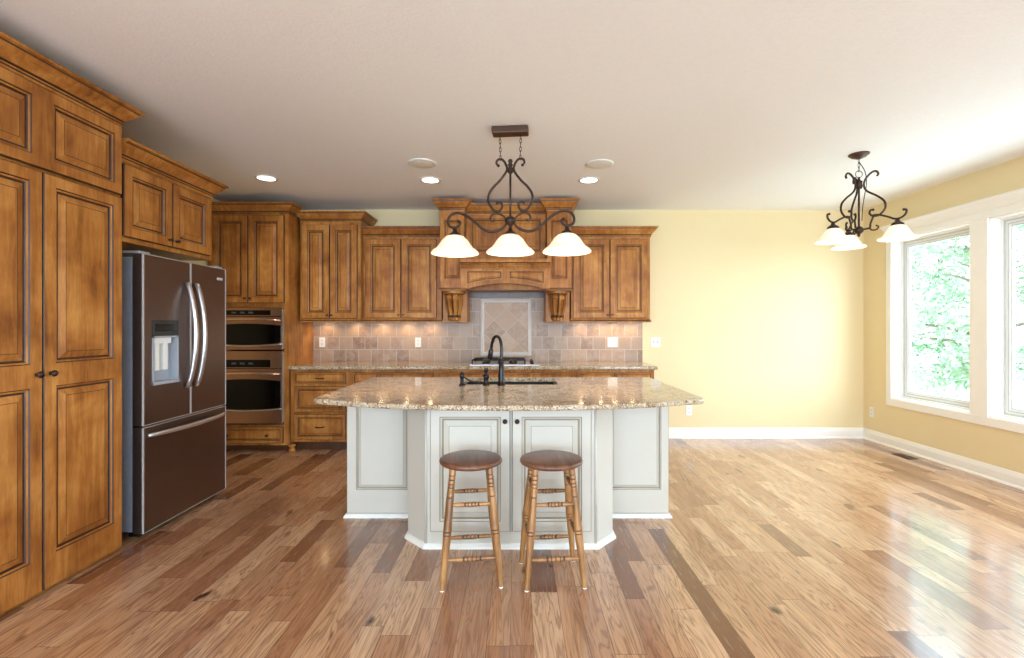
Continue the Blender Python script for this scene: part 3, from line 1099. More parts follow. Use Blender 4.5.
MB().box(-0.38, YCOL + 0.06, 1.815 - H0, 0.38, -0.06, 1.844 - H0).build('vent_liner', M['greyside'], hood, bevel=0.003)
MB().box(-0.445, -0.045, 1.685 - H0, 0.445, -0.008, 1.75 - H0).build('lower_rail', [M['wood_shaded']], hood)

# ------------------------------------------------------------------ backsplash
bs = MB().box(-2.443, YB - 0.012, 0.915, 1.505, YB - 0.001, 1.43)
bs.box(-0.83, YB - 0.0125, 1.38, 0.59, YB - 0.001, 1.70)
bo = struct(bs.build('wall_tiles', M['tile']))
fi = thing('tile_medallion', 'framed diagonal beige stone tile panel behind the cooktop', 'tile panel', (hx - 0.010, YB - 0.012, 0.99))
MB().box(-0.27, -0.006, 0.04, 0.27, 0.0, 0.64).build('tile_field', M['tile_diag'], fi)
mb = MB()
pth = [(-0.305, 0.0), (0.305, 0.0), (0.305, 0.68), (-0.305, 0.68)]
rp = [(0.0, 0.0), (0.0, 0.016), (0.012, 0.020), (0.018, 0.014), (0.024, 0.018), (0.040, 0.018), (0.046, 0.010), (0.046, 0.0)]
vs = []; fs = []
for (px, pz), (sx, sz) in zip(pth, ((1, 1), (-1, 1), (-1, -1), (1, -1))):
    for ins, hh in rp:
        vs.append((px + sx * ins, -hh, pz + sz * ins))
k = len(rp)
for i in range(4):
    j = (i + 1) % 4
    for a in range(k - 1):
        fs.append((i * k + a, j * k + a, j * k + a + 1, i * k + a + 1))
mb.add(vs, fs)
mb.build('stone_frame', M['stone_trim'], fi)

# ------------------------------------------------------------------ base cabinets
BY = 5.16


def base_cab(name, label, x0, x1, fronts, knobs):
    c = thing(name, label, 'cabinet', (x0, BY, 0))
    w = x1 - x0
    mb = MB().box(0.001, 0, 0.10, w - 0.001, YB - BY - 0.004, 0.876)
    MB().box(0.001, 0.08, 0, w - 0.001, YB - BY - 0.004, 0.10).build("toe_kick", M["wood_shaded"], c)
    mb.build('body', [M['wood'], M['glaze']], c)
    for i, (kind, a, za, b, zb) in enumerate(fronts):
        st = 0.032 if kind == 'drawer' else 0.06
        hgt = zb - za
        if hgt < 0.16:
            o = panel(b - a, hgt, [(0.012, 0.012, b - a - 0.012, hgt - 0.012)], 0.02, a, za, 0, k=0.25).build(kind, WD, c, fix=False)
        else:
            o = panel(b - a, hgt, [(st, st, b - a - st, hgt - st)], 0.02, a, za, 0, k=0.7).build(kind, WD, c, fix=False)
        if kind == 'drawer':
            cxk = (a + b) / 2; zk = (za + zb) / 2
            pl = MB()
            pl.tube([(cxk - 0.045, -0.02, zk), (cxk - 0.038, -0.040, zk), (cxk, -0.046, zk - 0.004), (cxk + 0.038, -0.040, zk), (cxk + 0.045, -0.02, zk)], 0.006, 8)
            pl.build('handle', M['bronze'], o)
        else:
            knob(o, a + 0.03 if i % 2 else b - 0.03, -0.02, zb - 0.05, 0.012)
    return c


def split(w, n, drawers_only=False):
    fr = []
    wd = (w - 0.05) / n
    for i in range(n):
        a = 0.025 + i * wd + 0.004; b = 0.025 + (i + 1) * wd - 0.004
        fr.append(('drawer', a, 0.725, b, 0.845))
    for i in range(n):
        a = 0.025 + i * wd + 0.004; b = 0.025 + (i + 1) * wd - 0.004
        fr.append(('door', a, 0.125, b, 0.70))
    return fr


base_cab('base_cabinet', 'three-drawer wood base cabinet next to the oven cabinet', -2.432, -1.79,
         [('drawer', 0.045, 0.725, 0.597, 0.845), ('drawer', 0.045, 0.42, 0.597, 0.70), ('drawer', 0.045, 0.125, 0.597, 0.40)], 0)
base_cab('base_cabinet', 'wide-drawer wood base cabinet left of the cooktop, mostly behind the island', -1.79, -0.86,
         [('drawer', 0.03, 0.725, 0.90, 0.845), ('door', 0.03, 0.125, 0.46, 0.70), ('door', 0.47, 0.125, 0.90, 0.70)], 0)
base_cab('base_cabinet', 'wood base cabinet directly under the cooktop', -0.86, 0.61, split(1.47, 3), 0)
base_cab('base_cabinet', 'wood base cabinet at the free end of the back counter', 0.61, 1.475, split(0.865, 2), 0)


def slab(name, outline, z0, z1, hole=None, mat=None, e=0.008, steps=((1.0, 0.0), (0.3, 0.3), (0.0, 1.0))):
    """stone slab with rounded edge; outline counter-clockwise"""
    bm = bmesh.new()
    n = len(outline)
    P = [Vector(p) for p in outline]

    def inset(d):
        out = []
        for i in range(n):
            a, b, c = P[i - 1], P[i], P[(i + 1) % n]
            d1 = (b - a).normalized(); d2 = (c - b).normalized()
            n1 = Vector((-d1.y, d1.x)); n2 = Vector((-d2.y, d2.x))
            q = n1 + n2
            q = q / max(0.3, q.dot(n1))
            out.append(b + q * d)
        return out
    loops = []
    for f, g in steps:
        loops.append((inset(e * f), z1 - e * g))
    for f, g in reversed(steps):
        loops.append((inset(e * f), z0 + e * g))
    vl = []
    for L, z in loops:
        vl.append([bm.verts.new((p.x, p.y, z)) for p in L])
    for i in range(len(vl) - 1):
        for j in range(n):
            bm.faces.new((vl[i][j], vl[i + 1][j], vl[i + 1][(j + 1) % n], vl[i][(j + 1) % n]))
    hs = []
    if hole:
        m = len(hole)
        h1 = [bm.verts.new((x, y, z1)) for x, y in hole]
        h0 = [bm.verts.new((x, y, z0)) for x, y in hole]
        for j in range(m):
            bm.faces.new((h1[j], h1[(j + 1) % m], h0[(j + 1) % m], h0[j]))
        hs = [h1, h0]
    for idx, lp in enumerate((vl[0], vl[-1])):
        ed = [bm.edges.get((lp[j], lp[(j + 1) % n])) for j in range(n)]
        if hole:
            h = hs[idx]
            ed += [bm.edges.get((h[j], h[(j + 1) % len(h)])) for j in range(len(h))]
        bmesh.ops.triangle_fill(bm, use_beauty=True, edges=ed)
    bmesh.ops.recalc_face_normals(bm, faces=bm.faces)
    me = bpy.data.meshes.new(name)
    bm.to_mesh(me); bm.free()
    me.materials.append(mat)
    o = bpy.data.objects.new(name, me)
    scene.collection.objects.link(o)
    return o


ct = slab('countertop', [(-2.441, 5.128), (1.505, 5.128), (1.505, 5.765), (-2.441, 5.765)], 0.878, 0.914, None, M['granite'])
tag(ct, 'long speckled granite countertop along the back wall', 'countertop')

# ------------------------------------------------------------------ cooktop
ck = thing('cooktop', 'gas cooktop with black cast iron grates on the back counter', 'cooktop', (hx - 0.012, 5.40, 0.9145))
MB().box(-0.375, -0.235, 0.0, 0.375, 0.235, 0.016).build('tray', M['steel'], ck, bevel=0.004)
for gx, ww in ((-0.21, 0.14), (0.09, 0.13)):
    if ww < 0.1: continue
    mb = MB()
    z = 0.060
    for sx in (-1, 1):
        mb.tube([(gx + sx * ww, -0.20, z), (gx + sx * ww, 0.20, z)], 0.006, 6)
    for yy in (-0.20, 0.0, 0.20):
        mb.tube([(gx - ww, yy, z), (gx + ww, yy, z)], 0.006, 6)
    for yy in (-0.10, 0.10):
        mb.tube([(gx - ww, yy, z), (gx - 0.035, yy, z)], 0.005, 6); mb.tube([(gx + 0.035, yy, z), (gx + ww, yy, z)], 0.005, 6)
        mb.tube([(gx, yy - 0.10, z), (gx, yy - 0.035, z)], 0.005, 6); mb.tube([(gx, yy + 0.035, z), (gx, yy + 0.10, z)], 0.005, 6)
    for sx in (-1, 1):
        for yy in (-0.20, 0.20):
            mb.tube([(gx + sx * ww, yy, z), (gx + sx * ww, yy, 0.016)], 0.007, 6)
    mb.build('grate', M['black'], ck)
    for yy in (-0.10, 0.10):
        MB().lathe([(0.045, 0.016), (0.045, 0.026), (0.034, 0.030), (0.034, 0.040), (0.02, 0.044)], (gx, yy, 0), 18).build('burner', M['black'], ck)
for q in range(4):
    MB().lathe([(0.020, 0.016), (0.020, 0.022), (0.015, 0.026), (0.014, 0.044), (0.010, 0.048)], (0.30, -0.16 + q * 0.105, 0), 14).build('knob', M['black'], ck)

# ------------------------------------------------------------------ island
isl = thing('kitchen_island', 'cream painted kitchen island with glazed panel doors', 'island', (-0.04, 2.90, 0))
ix, iy = -0.04, 2.90
IC = [M['cream'], M['creamglaze']]
foot = [(-1.19, 4.005), (-1.19, 3.37), (-0.69, 3.37), (-0.69, 3.04), (-0.555, 2.90), (0.480, 2.90), (0.605, 3.04), (0.605, 3.37), (1.062, 3.37), (1.062, 4.005)]
fl = [(a - ix, b - iy) for a, b in foot]
MB().prism(fl, 0.0, 0.884, 0, caps=False).build('body', IC, isl)
MB().sweep(fl, [(-0.012, 0), (0.022, 0), (0.020, 0.012), (0.012, 0.022), (0.010, 0.026), (0, 0.030), (-0.012, 0.03)], True, 0).build('base_molding', [M['white']], isl)
for i, (a, b) in enumerate(((-0.522, -0.041), (-0.029, 0.447))):
    d_ = door(isl, 'door', a - ix, 0.105, b - a, 0.755, 0, 0.057, IC, 0.020, rails=[(0.060, 0.690)])
    knob(d_, (b - ix - 0.030) if i == 0 else (a - ix + 0.030), -0.020, 0.770, 0.015, label='dark bronze knob')
# corner posts at the angled corners
for (x, y) in ((-0.555, 2.90), (0.480, 2.90)):
    sg = -1 if x < 0 else 1
    MB().tube([(x - ix - sg * 0.004, 0.0, 0.03), (x - ix - sg * 0.004, 0.0, 0.882)], 0.009, 8).build('corner_bead', M['cream'], isl)
# wing panels
for x0, x1, f0, f1 in ((-1.19, -0.695, -1.125, -0.765), (0.61, 1.062, 0.645, 1.008)):
    panel(x1 - x0, 0.84, [(f0 - x0, 0.165, f1 - x0, 0.78)], 0.016, x0 - ix, 0.032, 3.37 - iy, k=0.55).build('side_panel', IC, isl, fix=False)

# island top: straight sides, bowed front
xl, xr, yk = -1.208, 1.110, 4.03
pts = []
R_ = 0.09


def arc(cx, cy, r, a0, a1, n=8):
    return [(cx + r * math.cos(math.radians(a0 + (a1 - a0) * i / n)), cy + r * math.sin(math.radians(a0 + (a1 - a0) * i / n))) for i in range(n + 1)]


yfc = 2.782
pts += arc(xl + R_, yfc + R_ - 0.01, R_, 180, 262, 9)
mid = (xl + xr) / 2
for i in range(1, 32):
    x = xl + R_ + (xr - xl - 2 * R_) * i / 32
    u = (x - mid) / ((xr - xl) / 2 - R_)
    pts.append((x, 2.560 + 0.215 * abs(u) ** 2.4))
pts += arc(xr - R_, yfc + R_ - 0.01, R_, 278, 360, 9)
pts += arc(xr - 0.02, yk - 0.02, 0.02, 0, 90, 4)
pts += arc(xl + 0.02, yk - 0.02, 0.02, 90, 180, 4)
sh = (-0.405, 0.300, 3.505, 3.955)


def rrect(x0, x1, y0, y1, r, n=4):
    return arc(x0 + r, y0 + r, r, 180, 270, n) + arc(x1 - r, y0 + r, r, 270, 360, n) + arc(x1 - r, y1 - r, r, 0, 90, n) + arc(x0 + r, y1 - r, r, 90, 180, n)


it = slab('countertop', pts, 0.884, 0.914, rrect(*sh, 0.03), M['granite'], 0.011,
          steps=((1.0, 0.0), (0.55, 0.12), (0.2, 0.45), (0.0, 1.0)))
tag(it, 'granite island countertop with bowed front edge and sink cutout', 'countertop')

# sink
sk = thing('sink', 'black undermount sink set in the island countertop', 'sink', ((sh[0] + sh[1]) / 2, (sh[2] + sh[3]) / 2, 0.668))
w2, d2 = (sh[1] - sh[0]) / 2, (sh[3] - sh[2]) / 2
mb = MB()
o_, i_ = 0.012, 0.0
mb.box(-w2 - o_, -d2 - o_, 0.0, w2 + o_, d2 + o_, 0.012)
mb.box(-w2 - o_, -d2 - o_, 0.012, -w2 + 0.004, d2 + o_, 0.2155); mb.box(w2 - 0.004, -d2 - o_, 0.012, w2 + o_, d2 + o_, 0.2155)
mb.box(-w2, -d2 - o_, 0.012, w2, -d2 + 0.004, 0.2155); mb.box(-w2, d2 - 0.004, 0.012, w2, d2 + o_, 0.2155)
mb.build('basin', M['sinkblack'], sk)
MB().lathe([(0.045, 0.012), (0.045, 0.016), (0.03, 0.014)], (0, 0, 0), 20).build('drain', M['steel'], sk)

# faucet
fz_ = 0.9145
fa = thing('faucet', 'dark bronze gooseneck pull-down faucet on the island', 'faucet', (-0.113, 3.455, fz_))
MB().lathe([(0.030, 0), (0.030, 0.006), (0.025, 0.012), (0.024, 0.05), (0.020, 0.10), (0.017, 0.16), (0.020, 0.168), (0.020, 0.176), (0.014, 0.182), (0.013, 0.20)], (0, 0, 0), 20).build('body', M['faucet'], fa)
gp = [(0, 0, 0.17), (0.002, 0, 0.24), (0, 0.004, 0.29), (-0.012, 0.016, 0.335), (-0.034, 0.036, 0.352), (-0.056, 0.058, 0.338), (-0.070, 0.074, 0.30), (-0.078, 0.084, 0.25)]
MB().tube(cr(gp, 5), 0.011, 10).build('spout', M['faucet'], fa)
v0 = Vector((-0.076, 0.082, 0.262)); v1 = Vector((-0.088, 0.094, 0.185))
MB().tube([v0, v0.lerp(v1, 0.2), v0.lerp(v1, 0.8), v1], [0.012, 0.017, 0.019, 0.016], 12).build('spray_head', M['faucet'], fa)
lv = thing('faucet_lever', 'small dark bronze lever control at the left of the faucet', 'faucet handle', (-0.395, 3.452, fz_))
MB().lathe([(0.024, 0), (0.024, 0.005), (0.014, 0.012), (0.013, 0.05), (0.018, 0.060), (0.016, 0.080), (0.008, 0.098), (0.0001, 0.102)], (0, 0, 0), 16).build('post', M['faucet'], lv)
MB().tube(cr([(0, 0, 0.07), (0.03, -0.004, 0.05), (0.07, -0.008, 0.030), (0.115, -0.010, 0.026), (0.13, -0.010, 0.020)], 4), 0.006, 8).build('handle', M['faucet'], lv)
sd = thing('soap_dispenser', 'dark bronze soap dispenser standing between faucet and lever', 'soap dispenser', (-0.222, 3.455, fz_))
MB().lathe([(0.024, 0), (0.024, 0.006), (0.018, 0.012), (0.018, 0.05), (0.022, 0.056), (0.022, 0.072), (0.012, 0.080), (0.011, 0.100), (0.017, 0.104), (0.015, 0.122), (0.0001, 0.126)], (0, 0, 0), 18).build('body', M['faucet'], sd)
MB().tube([(0, 0, 0.108), (0, 0.03, 0.112), (0, 0.062, 0.104)], 0.006, 8).build('nozzle', M['faucet'], sd)

# ------------------------------------------------------------------ stools
def make_stool(label):
    s = thing('bar_stool', label, 'stool', (0, 0, 0), 0, 'turned wood bar stools at the island')
    sm = MB().lathe([(0.0001, 0.598), (0.120, 0.598), (0.150, 0.601), (0.163, 0.607), (0.1685, 0.615), (0.1685, 0.622), (0.163, 0.630), (0.150, 0.634), (0.0001, 0.632)], (0, 0, 0), 48)
    sm.build('seat', M['seat'], s)
    top, botm = 0.094, 0.149
    ytop, ybot = 0.085, 0.145
    zt = 0.606

    def at(sx, sy, z):
        t = 1 - z / zt
        return Vector((sx * (top + (botm - top) * t), sy * (ytop + (ybot - ytop) * t), z))
    rings_ = [0.268, 0.286, 0.455, 0.50, 0.52, 0.54, 0.56]
    for sx in (-1, 1):
        for sy in (-1, 1):
            P = []; rr = []; mt = []
            N = 110
            for i in range(N + 1):
                z = 0.006 + (zt - 0.006) * i / N
                t = z / zt
                r = 0.0125 + 0.0065 * math.sin(PI * min(1, t * 1.0)) ** 0.8
                r = 0.013 + (0.0215 - 0.013) * min(1, t / 0.45) - (0.0045 if t > 0.78 else 0.0045 * max(0, (t - 0.5) / 0.28))
                dk = 0
                for q in rings_:
                    if abs(z - q) < 0.0030: r -= 0.0022; dk = 1
                    elif abs(z - q) < 0.010: r += 0.0010
                P.append(at(sx, sy, z)); rr.append(r); mt.append(dk)
            MB().tube(P, rr, 12, mats=mt[:-1] + [0]).build('leg', [M['leg'], M['leg_dark']], s)
            MB().lathe([(0.011, 0), (0.013, 0.003), (0.010, 0.008)], tuple(at(sx, sy, 0).xy) + (0,), 10).build('glide', M['plastic'], s)

    def stretcher(a, b):
        P = []; rr = []; mt = []
        N = 60
        for i in range(N + 1):
            t = i / N
            r = 0.0085 + 0.0045 * math.sin(PI * t)
            dk = 0
            for q in (0.34, 0.42, 0.50, 0.58, 0.66):
                if abs(t - q) < 0.012: r -= 0.003; dk = 1
                elif abs(t - q) < 0.036: r += 0.0015
            P.append(a.lerp(b, t)); rr.append(r); mt.append(dk)
        MB().tube(P, rr, 10, mats=mt[:-1] + [0]).build('stretcher', [M['leg'], M['leg_dark']], s)
    for z in (0.148, 0.417):
        for sy in (-1, 1):
            stretcher(at(-1, sy, z), at(1, sy, z))
    for z in (0.250, 0.50):
        for sx in (-1, 1):
            stretcher(at(sx, -1, z), at(sx, 1, z))
    return s


s1 = make_stool('round-seat turned wood stool before the left island door')
s1.location = (-0.248, 2.585, 0)
s1.rotation_euler.z = math.radians(7)
s2 = copy_tree(s1)
s2['label'] = 'round-seat turned wood stool before the right island door'
s2.location = (0.184, 2.582, 0)
s2.rotation_euler.z = math.radians(5)

# ------------------------------------------------------------------ chandeliers
def chain(mb, p0, p1, r=0.011, wire=0.0022):
    p0, p1 = Vector(p0), Vector(p1)
    d = p1 - p0
    n = max(2, int(d.length / (r * 2.3)))
    u = d.normalized()
    a = u.cross(Vector((0, 1, 0)))
    a = a.normalized() if a.length > 0.1 else Vector((1, 0, 0))
    b = u.cross(a)
    for i in range(n):
        c = p0 + d * ((i + 0.5) / n)
        s = a if i % 2 else b
        L = d.length / n * 0.68
        pts = [c + s * (math.cos(q * PI / 4) * r * 0.6) + u * (math.sin(q * PI / 4) * L) for q in range(8)]
        mb.tube(pts, wire, 5, closed=True)


def shade(parent, c, rad=0.170, h=0.132, power=5.0):
    """bell glass, rim at the bottom, c = top of cap"""
    x, y, z = c
    cap = MB().lathe([(0.030, -0.040), (0.044, -0.036), (0.040, -0.022), (0.026, -0.012), (0.016, -0.004), (0.014, 0.012), (0.009, 0.020), (0.0001, 0.024)], c, 16).build('shade_cap', M['bronze'], parent)
    zt = -0.034
    out = [(0.040, zt), (0.062, zt - 0.008), (0.088, zt - 0.034), (0.108, zt - 0.066), (0.126, zt - 0.090), (0.146, zt - 0.104), (rad, zt - h + 0.010), (rad, zt - h + 0.002)]
    k = rad / 0.162; out = out[:-2] + [(0.162, zt - h + 0.010), (0.162, zt - h + 0.002)]
    out = [(r * k, z_) for r, z_ in out]
    inn = [(r - 0.005, z_ - 0.002) for r, z_ in out[::-1]]
    MB().lathe(out + inn, c, 36).build('glass_shade', M['shade'], parent)
    MB().sphere((x, y, z - 0.095), 0.028, 12).build('bulb', M['bulb'], parent)
    L = bpy.data.lights.new('bulb_light', 'POINT')
    L.energy = power; L.color = (1.0, 0.84, 0.62); L.shadow_soft_size = 0.05
    lo = bpy.data.objects.new('bulb_light', L)
    scene.collection.objects.link(lo)
    lo.parent = parent
    lo.location = (x, y, z - 0.165)


PXM = 3.39 / 480 / 4.389                      # crop pixel to metre


def cp(x, y, zc=1.334):                       # crop pixel of the island light -> local x, absolute z at its plane
    return ((x - 395) * PXM, zc - (110 + y / 4.389 - 327) * 3.39 / 480)


ch = thing('pendant_light', 'bronze three-shade linear pendant light hanging over the island', 'pendant light', (-0.047, 3.39, 0), math.radians(-5))
MB().box(-0.128, -0.045, ZC - 0.052, 0.128, 0.045, ZC - 0.001).build('canopy', M['bronze_brown'], ch, bevel=0.008)
mbz = MB()
for sx in (-1, 1):
    chain(mbz, (sx * 0.074, 0, ZC - 0.052), (sx * 0.070, 0, 2.515))
mbz.build('chain', M['bronze'], ch)


def scroll(sx, pts, r, y=0):
    P = []
    for a, b in pts:
        x, z = cp(a, b)
        P.append((-x * sx, y, z))
    return cr(P, 5), r


mainc = [(342, 243), (333, 232), (340, 217), (358, 216), (374, 236), (379, 265), (352, 305), (318, 340), (299, 372), (300, 405), (320, 437), (342, 444), (357, 430), (358, 412), (345, 404), (336, 408)]
hubc = [(376, 484), (364, 465), (336, 453), (313, 460), (306, 475), (314, 488), (322, 484)]
armc = [(382, 490), (368, 512), (345, 527), (312, 534), (275, 522), (240, 492), (205, 463), (165, 447), (132, 455), (117, 478), (122, 503), (145, 512), (166, 503), (172, 488), (163, 484)]
for sx in (1, -1):
    for nm, pp, r in (('scroll', mainc, 0.0085), ('scroll', hubc, 0.0070), ('arm', armc, 0.0095)):
        P, _ = scroll(sx, pp, r)
        n = len(P)
        rr = [r * (0.62 + 0.38 * min(1, i / 8, (n - 1 - i) / 8 if nm != 'arm' or True else 1)) for i in range(n)]
        mb = MB().tube(P, rr, 8)
        for e_ in ((P[0],) if nm == 'scroll' and pp is mainc else ()) + (P[-1],):
            mb.sphere(tuple(e_), r * 1.25, 8)
        mb.build(nm, M['bronze'], ch)
rx, rz0 = cp(395, 490); _, rz1 = cp(395, 275)
MB().tube([(0, 0, rz0), (0, 0, rz1)], 0.0075, 10).build('rod', M['bronze'], ch)
_, ft = cp(395, 214)
MB().lathe([(0.008, 0), (0.020, 0.012), (0.012, 0.022), (0.024, 0.036), (0.012, 0.050), (0.020, 0.064), (0.010, 0.078), (0.018, 0.090), (0.012, 0.102), (0.0001, 0.108)], (0, 0, ft - 0.108), 12).build('finial', M['bronze'], ch)
mb = MB().tube([(-0.03, 0, cp(0, 268)[1]), (0.03, 0, cp(0, 268)[1])], 0.007, 8)
mb.build('collar', M['bronze'], ch)
_, hz = cp(395, 484)
MB().lathe([(0.0001, -0.065), (0.010, -0.060), (0.012, -0.040), (0.024, -0.028), (0.040, -0.012), (0.042, 0.004), (0.030, 0.018), (0.014, 0.028), (0.0001, 0.03)], (0, 0, hz), 18).build('hub', M['bronze'], ch)
zc_ = 2.028
shade(ch, (-0.397, 0, zc_ - 0.008), power=3)
shade(ch, (0.397, 0, zc_ - 0.008), power=3)
shade(ch, (0, 0, zc_ - 0.008), power=3)
mb = MB()
for sx in (-1, 1):
    mb.tube([(sx * 0.397, 0, zc_ - 0.004), (sx * 0.398, 0, cp(0, 508)[1])], 0.007, 8)
mb.build('shade_stem', M['bronze'], ch)

# dining chandelier
dn = thing('chandelier', 'bronze three-arm scrolled chandelier hanging near the windows', 'chandelier', (2.785, 3.91, 0))
MB().lathe([(0.020, -0.040), (0.030, -0.034), (0.052, -0.026), (0.058, -0.020), (0.066, -0.014), (0.074, -0.008), (0.074, -0.001)], (0, 0, ZC), 28).build('canopy', M['bronze_brown'], dn)
mb = MB()
chain(mb, (0, 0, ZC - 0.04), (0, 0, 2.600), 0.013)
ringp = [(0.028 * math.cos(q * PI / 8), 0, 2.578 + 0.028 * math.sin(q * PI / 8)) for q in range(16)]
mb.tube(ringp, 0.003, 6, closed=True)
wire = [(0.0, 0.0, 2.68), (0.05, 0.0, 2.60), (0.062, 0, 2.50), (0.045, 0, 2.40), (0.03, 0, 2.30), (0.025, 0, 2.20)]
mb.tube(cr(wire, 4), 0.0035, 6)
mb.build('chain', M['bronze'], dn)
MB().tube([(0, 0, 2.12), (0, 0, 2.53)], 0.0075, 10).build('rod', M['bronze'], dn)
MB().lathe([(0.010, 0), (0.022, 0.006), (0.026, 0.02), (0.022, 0.05), (0.026, 0.062), (0.012, 0.072), (0.006, 0.10)], (0, 0, 2.455), 14).build('finial', M['bronze'], dn)
MB().lathe([(0.0001, -0.060), (0.010, -0.050), (0.012, -0.034), (0.030, -0.018), (0.036, 0.0), (0.024, 0.018), (0.010, 0.030)], (0, 0, 2.125), 16).build('hub', M['bronze'], dn)
for ang in (72, 192, 312):
    a = math.radians(ang)
    ca, sa = math.cos(a), math.sin(a)
    f = lambda L: cr([(r * ca, r * sa, z) for r, z in L], 5)
    main = [(0.120, 2.535), (0.128, 2.555), (0.112, 2.578), (0.080, 2.570), (0.045, 2.530), (0.034, 2.480), (0.055, 2.430), (0.125, 2.375), (0.168, 2.325),
            (0.172, 2.270), (0.135, 2.225), (0.095, 2.222), (0.072, 2.245), (0.078, 2.272), (0.095, 2.272)]
    arm = [(0.088, 2.228), (0.130, 2.226), (0.190, 2.200), (0.232, 2.178), (0.272, 2.180), (0.300, 2.205), (0.304, 2.235), (0.288, 2.240)]
    low = [(0.012, 2.125), (0.070, 2.130), (0.078, 2.165), (0.095, 2.215), (0.100, 2.222)]
    low2 = [(0.070, 2.132), (0.085, 2.112), (0.115, 2.110), (0.130, 2.130), (0.118, 2.142)]
    for nm, L, r in (('scroll', main, 0.0078), ('arm', arm, 0.0078), ('scroll', low, 0.0075), ('scroll', low2, 0.006)):
        P = f(L)
        mb = MB().tube(P, r, 8)
        mb.sphere(tuple(P[-1]), r * 1.3, 8)
        mb.build(nm, M['bronze'], dn)
    shade(dn, (0.250 * ca, 0.250 * sa, 2.160), 0.130, 0.110, 2.5)

# ------------------------------------------------------------------ ceiling fixtures
LBL = ['recessed ceiling light above the refrigerator corner', 'recessed ceiling light behind the left speaker, before the hood', 'recessed ceiling light behind the right speaker, before the hood']
for lb, (x, y) in zip(LBL, ((-2.37, 4.54), (-0.83, 4.60), (0.69, 4.60))):
    r = thing('recessed_light', lb, 'ceiling light', (x, y, ZC), 0, 'recessed lights in the kitchen ceiling')
    MB().lathe([(0.078, -0.001), (0.080, -0.006), (0.104, -0.006), (0.106, -0.001)], (0, 0, 0), 32).build('trim_ring', M['white'], r)
    MB().lathe([(0.0001, -0.004), (0.078, -0.004), (0.078, -0.001), (0.0001, -0.001)], (0, 0, 0), 32).build('lens', M['lamp'], r)
    L = bpy.data.lights.new('recessed_beam', 'SPOT')
    L.energy = 22; L.spot_size = math.radians(125); L.spot_blend = 0.8; L.color = (1.0, 0.86, 0.68); L.shadow_soft_size = 0.06
    lo = bpy.data.objects.new('recessed_beam', L)
    scene.collection.objects.link(lo); lo.parent = r; lo.location = (0, 0, -0.02)
for lb, (x, y) in zip(['round white ceiling speaker left of the pendant canopy', 'round white ceiling speaker right of the pendant canopy'], ((-0.812, 4.12), (0.712, 4.14))):
    r = thing('ceiling_speaker', lb, 'speaker', (x, y, ZC), 0, 'round speakers in the kitchen ceiling')
    MB().lathe([(0.100, -0.010), (0.116, -0.008), (0.120, -0.001)], (0, 0, 0), 36).build('trim_ring', M['white'], r)
    MB().lathe([(0.0001, -0.012), (0.060, -0.012), (0.099, -0.008), (0.099, -0.003), (0.0001, -0.003)], (0, 0, 0), 36).build('speaker_grille', M['plastic'], r)

# puck lights below the wall cabinets
def puck(x, y, label, e=2.4):
    p = thing('puck_light', label, 'light', (x, y, 1.420), 0, 'warm puck lights under the wall cabinets')
    MB().lathe([(0.026, -0.010), (0.034, -0.010), (0.035, 0.0)], (0, 0, 0), 20).build('housing', M['bronze'], p)
    MB().lathe([(0.0001, -0.011), (0.026, -0.011), (0.026, -0.004), (0.0001, -0.004)], (0, 0, 0), 20).build('lens', M['puck'], p)
    L = bpy.data.lights.new('puck_beam', 'SPOT')
    L.energy = e; L.spot_size = math.radians(150); L.spot_blend = 0.7; L.color = (1.0, 0.62, 0.28); L.shadow_soft_size = 0.02
    lo = bpy.data.objects.new('puck_beam', L)
    scene.collection.objects.link(lo); lo.parent = p; lo.location = (0, 0, -0.016)


for x, nm in ((-2.27, 'first puck light from the oven cabinet, below the narrow wall cabinet'), (-1.90, 'second puck light from the oven cabinet, below the narrow wall cabinet'),
              (-1.60, 'third puck light from the oven cabinet, below the next wall cabinet'), (-1.30, 'fourth puck light from the oven cabinet, below its middle door gap'),
              (-1.02, 'puck light just left of the left hood corbel'), (0.76, 'puck light just right of the right hood corbel'),
              (0.99, 'puck light under the middle of the right wall cabinet, nearer the hood'), (1.16, 'puck light under the right wall cabinet, nearer its free end'),
              (1.36, 'puck light under the free end of the right wall cabinet')):
    puck(x, 5.66, nm)

# ------------------------------------------------------------------ outlets and switches
def plate(name, label, loc, rz, gang=1, toggles=False, group=None):
    p = thing(name, label, 'switch' if toggles else 'outlet', loc, rz, group)
    w = 0.036 if gang == 1 else 0.058
    MB().box(-w, -0.006, -0.058, w, -0.0005, 0.058).build('cover_plate', M['plastic'], p, bevel=0.003)
    for g in range(gang):
        cx_ = (g - (gang - 1) / 2) * 0.046
        if toggles:
            MB().box(cx_ - 0.012, -0.007, -0.022, cx_ + 0.012, -0.0055, 0.022).build('switch_surround', M['plastic'], p)
            MB().box(cx_ - 0.006, -0.018, -0.004, cx_ + 0.006, -0.006, 0.016).build('toggle', M['greyplastic'], p, bevel=0.002)
        else:
            for zz in (-0.022, 0.022):
                mb = MB().box(cx_ - 0.017, -0.008, zz - 0.015, cx_ + 0.017, -0.0055, zz + 0.015, 0)
                mb.box(cx_ - 0.008, -0.0085, zz - 0.004, cx_ - 0.005, -0.0078, zz + 0.008, 1)
                mb.box(cx_ + 0.005, -0.0085, zz - 0.004, cx_ + 0.008, -0.0078, zz + 0.008, 1)
                mb.build('socket', [M['plastic'], M['slot']], p)
    return p


